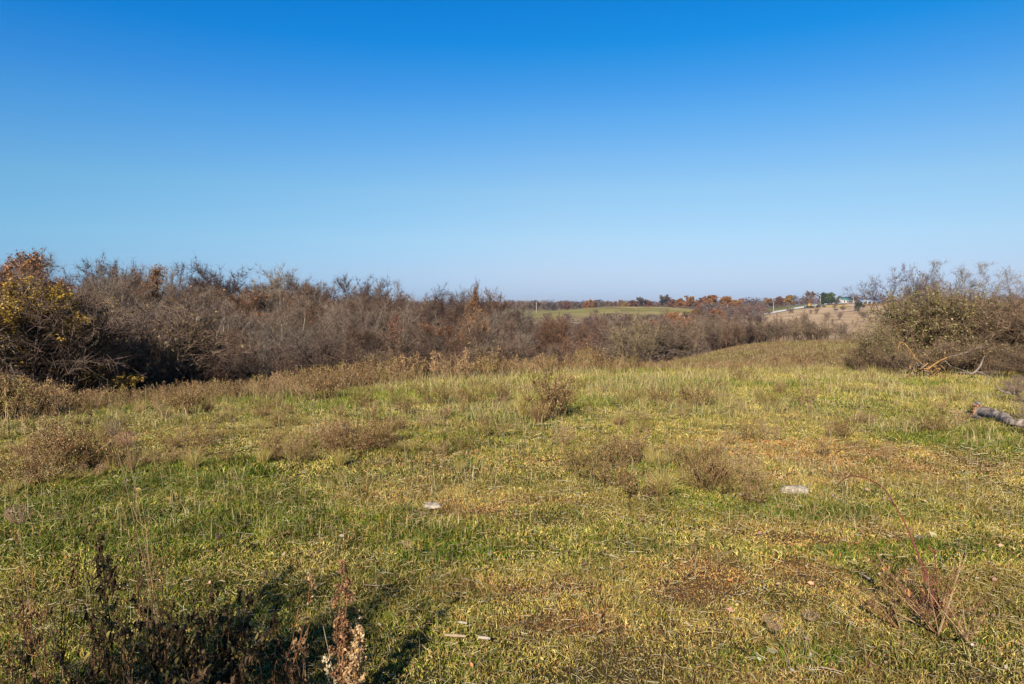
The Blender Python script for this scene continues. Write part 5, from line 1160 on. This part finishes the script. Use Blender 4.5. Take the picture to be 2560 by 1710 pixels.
def box(mb_, x0, x1, y0, y1, z0, z1):
    V = [(x, y, z) for z in (z0, z1) for y in (y0, y1) for x in (x0, x1)]
    q = [(0, 2, 3, 1), (4, 5, 7, 6), (0, 1, 5, 4), (2, 6, 7, 3), (0, 4, 6, 2), (1, 3, 7, 5)]
    mb_.add(V, [t for a, b, c, d in q for t in ((a, b, c), (a, c, d))])
def root_at(name, label, cat, p, rz=0., group=None):
    e = bpy.data.objects.new(name, None); C.objects.link(e); e.location = p; e.rotation_euler = (0, 0, rz); return tag(e, label, cat, group)
def gable(mb_, W_, D_, z0, z1, ov=.4, th=.15):
    for s in (-1, 1):
        V = [(-W_/2 - ov, s * (D_/2 + ov), z0 - .1), (W_/2 + ov, s * (D_/2 + ov), z0 - .1), (W_/2 + ov, 0, z1), (-W_/2 - ov, 0, z1)]
        V += [(x, y, z - th) for x, y, z in V]; mb_.add(V, [(0,1,2),(0,2,3),(4,6,5),(4,7,6),(0,4,5),(0,5,1),(1,5,6),(1,6,2),(2,6,7),(2,7,3),(3,7,4),(3,4,0)])
def hillpt(px, Y): X = (px - 1280) / F * Y; return np.array([X, Y, h1(X, Y)])
# house with green roof
p = hillpt(2112, 585); e = root_at('farm_house', 'small white farm house with a green roof on top of the brown hill', 'house', p, .2)
mb = MB(); box(mb, -4.5, 4.5, -3, 3, -1, 3.0); V = [(-4.5, -3, 3), (-4.5, 3, 3), (-4.5, 0, 5), (4.5, -3, 3), (4.5, 3, 3), (4.5, 0, 5)]; mb.add(V, [(0, 2, 1), (3, 4, 5)]); mb.build('wall', M_white_wall, e)
mb = MB(); gable(mb, 9, 6, 3.0, 5.2); mb.build('roof', M_green_roof, e)
for x in (-3, 0, 2.6):
    mb = MB(); box(mb, x - .55, x + .55, -3.06, -3.0, .9, 2.2); mb.build('window', M_dark, e)
mb = MB(); box(mb, 1.0, 1.9, -3.06, -3.0, -.2, 2.0); mb.build('door', M_dark, e)
mb = MB(); box(mb, 4.52, 8, -2, 2, -1, 2.2); mb.build('lean_to', M_white_wall, e)
mb = MB(); V = [(4.4, -2.4, 2.25), (8.4, -2.4, 2.25), (8.4, 2.4, 2.25), (4.4, 2.4, 2.25), (4.4, -2.4, 2.4), (8.4, -2.4, 2.4), (8.4, 2.4, 2.9), (4.4, 2.4, 2.9)]; mb.add(V, [(0,2,1),(0,3,2),(4,5,6),(4,6,7),(0,1,5),(0,5,4),(1,2,6),(1,6,5),(2,3,7),(2,7,6),(3,0,4),(3,4,7)]); mb.build('lean_to_roof', M_green_roof, e)
# silver roofed barn
p = hillpt(2172, 560); e = root_at('barn', 'long low barn with a shiny silver-blue metal roof left of the thicket', 'barn', p, -.08)
mb = MB(); box(mb, -7.5, 7.5, -4, 4, -2, 1.6); mb.build('wall', M_white_wall, e)
mb = MB(); gable(mb, 15, 8, 1.6, 3.8, .5); mb.build('roof', M_silver, e)
for x in (-5, -1.5, 2, 5.5):
    mb = MB(); box(mb, x - 1.1, x + 1.1, -4.07, -4.0, -1, 1.2); mb.build('door', M_dark, e)
# white pickup-like trailer by the house
hp = np.random.default_rng(31)
for i in range(16):
    px = hp.uniform(1880, 2190); Y = hp.uniform(300, 470); p = hillpt(px, Y); e = place(SHRUB[2] if i % 3 else BARE[i % 6], 'shrub', p[0], p[1], hp.uniform(2.5, 5), 1.5, None, (.17, .12, .085)); row(e, 'small brown shrub', 'scattered on the tan slope', 'shrub', 'shrubs on the tan slope')
# utility poles
for px, yt, yb, Y, lab in ((1933, 766, 784, 505, 'utility pole at the lower end of the bright gravel road'), (1818, 783, 806, 430, 'utility pole below the rusty oaks left of the brown field'), (2050, 738, 756, 575, 'utility pole at the top of the gravel road'), (1341, 757, 772, 480, 'utility pole on the left slope of the green hill'), (2132, 746, 762, 575, 'utility pole between the green and the silver roofs')):
    p = hillpt(px, Y); Hm = max(7., at(px, yt, Y)[2] - p[2]); e = root_at('utility_pole', lab, 'utility pole', p, rng.random(), 'utility poles on the far hills')
    mb = MB(); V, T = poly_tube([(0, 0, -.5), (0, 0, Hm * .5), (.03, 0, Hm)], [.24, .21, .17], 8); mb.add(V, T); mb.build('pole', M_pole, e)
    mb = MB(); box(mb, -1.1, 1.1, -.3, -.17, Hm - .8, Hm - .62); mb.build('crossarm', M_pole, e)
    for x in (-.95, 0, .95):
        mb = MB(); V, T = poly_tube([(x, -.23, Hm - .62), (x, -.23, Hm - .42)], [.07, .06], 6); mb.add(V, T); mb.build('insulator', M_white_wall, e)
# gravel road climbing the hill, and its lower stretch seen through the trees
def strip(name, pts, W_, mat, lift=.25, kind='structure', label=None):
    P = []
    pts = np.array(pts, float)
    for i in range(len(pts) - 1):
        for f in np.linspace(0, 1, 14, endpoint=False): P.append(pts[i] * (1 - f) + pts[i + 1] * f)
    P.append(pts[-1]); P = np.array(P); t = nrm(np.gradient(P, axis=0)); s = np.stack([-t[:, 1], t[:, 0]], 1) * W_ / 2
    rows_ = []
    for k in np.linspace(-1, 1, 5):
        q = P + s * k; rows_.append(np.stack([q[:, 0], q[:, 1], h(q[:, 0], q[:, 1]) + lift], 1))
    V = np.stack(rows_, 1).reshape(-1, 3); n = len(P); T = []
    for i in range(n - 1):
        for k in range(4): a = i * 5 + k; T += [(a, a + 5, a + 6), (a, a + 6, a + 1)]
    o = link(name, mesh_from(name, V, T, [mat])); o['kind'] = kind
    if label: tag(o, label, 'straw')
def XY(px, Y): return ((px - 1280) / F * Y, Y)
strip('gravel_road', [XY(1700, 372), XY(1780, 395), XY(1850, 430), XY(1905, 468), XY(1950, 500), XY(1990, 526), XY(2030, 552), XY(2065, 572), XY(2100, 577), XY(2125, 575)], 12, M_road, .35)
strip('gravel_road', [XY(1250, 300), XY(1360, 305), XY(1420, 300), XY(1520, 280)], 5, M_road, .3)
strip('spread_straw', [XY(2052, 520), XY(2085, 524), XY(2112, 528)], 26, M_straw, .18, 'stuff', 'yellow spread straw on the brown hill below the house')
strip('farm_track', [XY(2112, 560), XY(2135, 520), XY(2150, 480), XY(2135, 445), XY(2090, 430)], 5, noisemat('dirt_track', (.46, .29, .18), (.55, .36, .24), 1, .95, .2), .2)
# wagon
p = hillpt(2036, 515); e = root_at('farm_wagon', 'dark farm wagon with a yellow front standing on the brown hill', 'wagon', p, .15)
mb = MB(); box(mb, -3.2, 3.6, -1.2, 1.2, 1.1, 1.5); box(mb, 2.9, 3.6, -1.2, 1.2, 1.5, 2.6); mb.build('bed', M_dark, e)
mb = MB(); box(mb, -5.6, -3.3, -1.1, 1.1, .9, 2.6); box(mb, -5.0, -3.8, -.9, .9, 2.6, 3.3); mb.build('cab', M_yel, e)
for x, r in ((-5.0, .75), (-2.2, .7), (2.8, .95)):
    for s in (-1, 1):
        mb = MB(); V, T = poly_tube([(x, s * 1.1, r), (x, s * 1.45, r)], [r, r], 18); mb.add(V, T); mb.build('wheel', M_dark, e)
# cattle
def cow(px, Y, rz, sc, lab):
    p = hillpt(px, Y); e = root_at('cow', lab, 'cow', p, rz, 'cattle on the brown hill'); e.scale = (sc, sc, sc); mb_ = MB()
    for pts, r in (([(-.85, 0, 1.15), (-.5, 0, 1.12), (0, 0, 1.05), (.5, 0, 1.1), (.85, 0, 1.2)], [.22, .36, .40, .38, .26]), ([(.75, 0, 1.25), (1.05, 0, 1.2), (1.3, 0, .95), (1.5, 0, .75)], [.26, .2, .16, .09]),
                   ([(-.7, .2, 1.0), (-.78, .2, .5), (-.72, .2, 0)], [.16, .08, .07]), ([(-.7, -.2, 1.0), (-.72, -.2, .5), (-.76, -.2, 0)], [.16, .08, .07]), ([(.65, .18, 1.0), (.65, .18, .5), (.68, .18, 0)], [.14, .07, .06]), ([(.65, -.18, 1.0), (.7, -.18, .5), (.66, -.18, 0)], [.14, .07, .06]),
                   ([(-.9, 0, 1.25), (-1.0, 0, .9), (-1.02, 0, .45)], [.05, .03, .05])):
        V, T = poly_tube(pts, r, 10); mb_.add(V, T)
    mb_.build('body', M_cow, e, smooth=True)
cow(2012, 512, .3, 1.1, 'dark cow left of the yellow fronted wagon'); cow(2060, 500, 2.6, 1., 'dark cow right of the wagon below the straw'); cow(2089, 440, .2, 1.05, 'lone dark cow low on the brown hill'); cow(2089, 545, 0, 1.2, 'dark cow up the slope near the house')
# dark green bushes by the wagon and yard
for px, Y, Hh, lab in ((2058, 540, 4.5, 'dark green bush behind the wagon'), (2068, 556, 5, 'dark green tree beside the top of the gravel road'), (2080, 560, 4.5, 'second dark green bush by the top of the gravel road'), (2145, 440, 5, 'grey-green bush on the slope below the barn'), (2062, 650, 9, 'dark evergreen behind the upper utility pole')):
    p = hillpt(px, Y); e = place(FAR[0], 'bush', p[0], p[1], Hh, 1.5, None, (.1, .08, .06), None, (.055, .08, .04)); tag(e, lab, 'bush')
label_rows()
# ------------------------------------------------------------------ light, sky, camera
w = bpy.data.worlds.new('World'); bpy.context.scene.world = w; w.use_nodes = True
nt = w.node_tree; nt.nodes.clear()
sk = nt.nodes.new('ShaderNodeTexSky'); sk.sky_type = 'NISHITA'; sk.sun_disc = False
sk.sun_elevation = SUN_EL; sk.sun_rotation = math.pi + SUN_AZ
sk.altitude = 300; sk.air_density = SKY[0]; sk.dust_density = SKY[1]; sk.ozone_density = SKY[2]
bg = nt.nodes.new('ShaderNodeBackground'); bg.inputs[1].default_value = SKY[3]
ou = nt.nodes.new('ShaderNodeOutputWorld')
# clear cold November air: deeper blue high up, paler and greyer towards the horizon than the model's air
tc = nt.nodes.new('ShaderNodeTexCoord'); sp = nt.nodes.new('ShaderNodeSeparateXYZ'); cr = nt.nodes.new('ShaderNodeValToRGB')
mx = nt.nodes.new('ShaderNodeMix'); mx.data_type = 'RGBA'; mx.blend_type = 'MULTIPLY'; mx.inputs[0].default_value = 1
K = [(0, .40, .39, .50), (.011, .40, .39, .50), (.045, .64, .53, .53), (.09, .84, .73, .61), (.155, .92, .91, .73), (.198, .79, .94, .84), (.249, .54, .95, .96), (.278, .38, .91, 1.02), (.339, .07, .87, 1.12), (.41, .02, .82, 1.2), (.65, .6, .9, 1.1)]
mr_ = nt.nodes.new('ShaderNodeMapRange'); mr_.inputs['From Min'].default_value = .05; mr_.inputs['From Max'].default_value = -.6
m3 = nt.nodes.new('ShaderNodeMix'); m3.data_type = 'RGBA'; m3.inputs[6].default_value = (1, 1, 1, 1); m3.inputs[7].default_value = (.70, 1.0, 1.12, 1)
m2 = nt.nodes.new('ShaderNodeMix'); m2.data_type = 'RGBA'; m2.blend_type = 'MULTIPLY'; m2.inputs[0].default_value = 1
nt.links.new(sp.outputs['X'], mr_.inputs['Value']); nt.links.new(mr_.outputs[0], m3.inputs[0]); nt.links.new(m3.outputs[2], m2.inputs[7])
el = cr.color_ramp.elements
for i, k in enumerate(K):
    e_ = el[i] if i < 2 else el.new(k[0])
    e_.position = k[0]; e_.color = (k[1] * .667, k[2] * .667, k[3] * .667, 1)
nt.links.new(tc.outputs['Generated'], sp.inputs[0]); nt.links.new(sp.outputs['Z'], cr.inputs[0])
nt.links.new(sk.outputs[0], mx.inputs[6]); nt.links.new(cr.outputs[0], mx.inputs[7]); nt.links.new(mx.outputs[2], m2.inputs[6]); nt.links.new(m2.outputs[2], bg.inputs[0]); nt.links.new(bg.outputs[0], ou.inputs[0])

sun = bpy.data.lights.new('sun', 'SUN'); sun.energy = SUN_E; sun.angle = R(.53); sun.color = (1, .93, .82)
so = bpy.data.objects.new('sun', sun); C.objects.link(so)
dv = Vector((math.sin(SUN_AZ) * math.cos(SUN_EL), math.cos(SUN_AZ) * math.cos(SUN_EL), -math.sin(SUN_EL)))
so.rotation_euler = dv.to_track_quat('-Z', 'Y').to_euler(); so.location = (-8, -12, 20)

cam = bpy.data.cameras.new('camera'); co = bpy.data.objects.new('camera', cam); C.objects.link(co)
cam.sensor_width = 36; cam.lens = F / 2560 * 36; cam.clip_start = .05; cam.clip_end = 20000
co.location = (0, 0, EYE); co.rotation_euler = (math.pi / 2 - PITCH, 0, 0)
sc = bpy.context.scene; sc.camera = co
vs = sc.view_settings; vs.view_transform = 'Standard'; vs.look = 'None'; vs.exposure = EXPO; vs.gamma = 1
sc.render.resolution_x, sc.render.resolution_y = 1024, 684
cy = sc.cycles
cy.max_bounces = 5; cy.diffuse_bounces = 3; cy.transmission_bounces = 3; cy.glossy_bounces = 2; cy.transparent_max_bounces = 4

if HAZE > 0:
    mb = MB(); 
    hz = bpy.data.materials.new('haze_air'); hz.use_nodes = True; n_ = hz.node_tree; n_.nodes.clear()
    pv = n_.nodes.new('ShaderNodeVolumePrincipled'); pv.inputs['Color'].default_value = (.80, .88, 1, 1); pv.inputs['Density'].default_value = HAZE; pv.inputs['Anisotropy'].default_value = .3
    oo = n_.nodes.new('ShaderNodeOutputMaterial'); n_.links.new(pv.outputs[0], oo.inputs['Volume'])
    zl = float(ZZ.min()) - 1.2
    box(mb, -5200, 5200, -60, 8200, zl, 32); o_ = mb.build('haze', hz); o_['kind'] = 'stuff'; o_['label'] = 'thin bluish haze over the whole landscape'
    sc.cycles.volume_bounces = 0
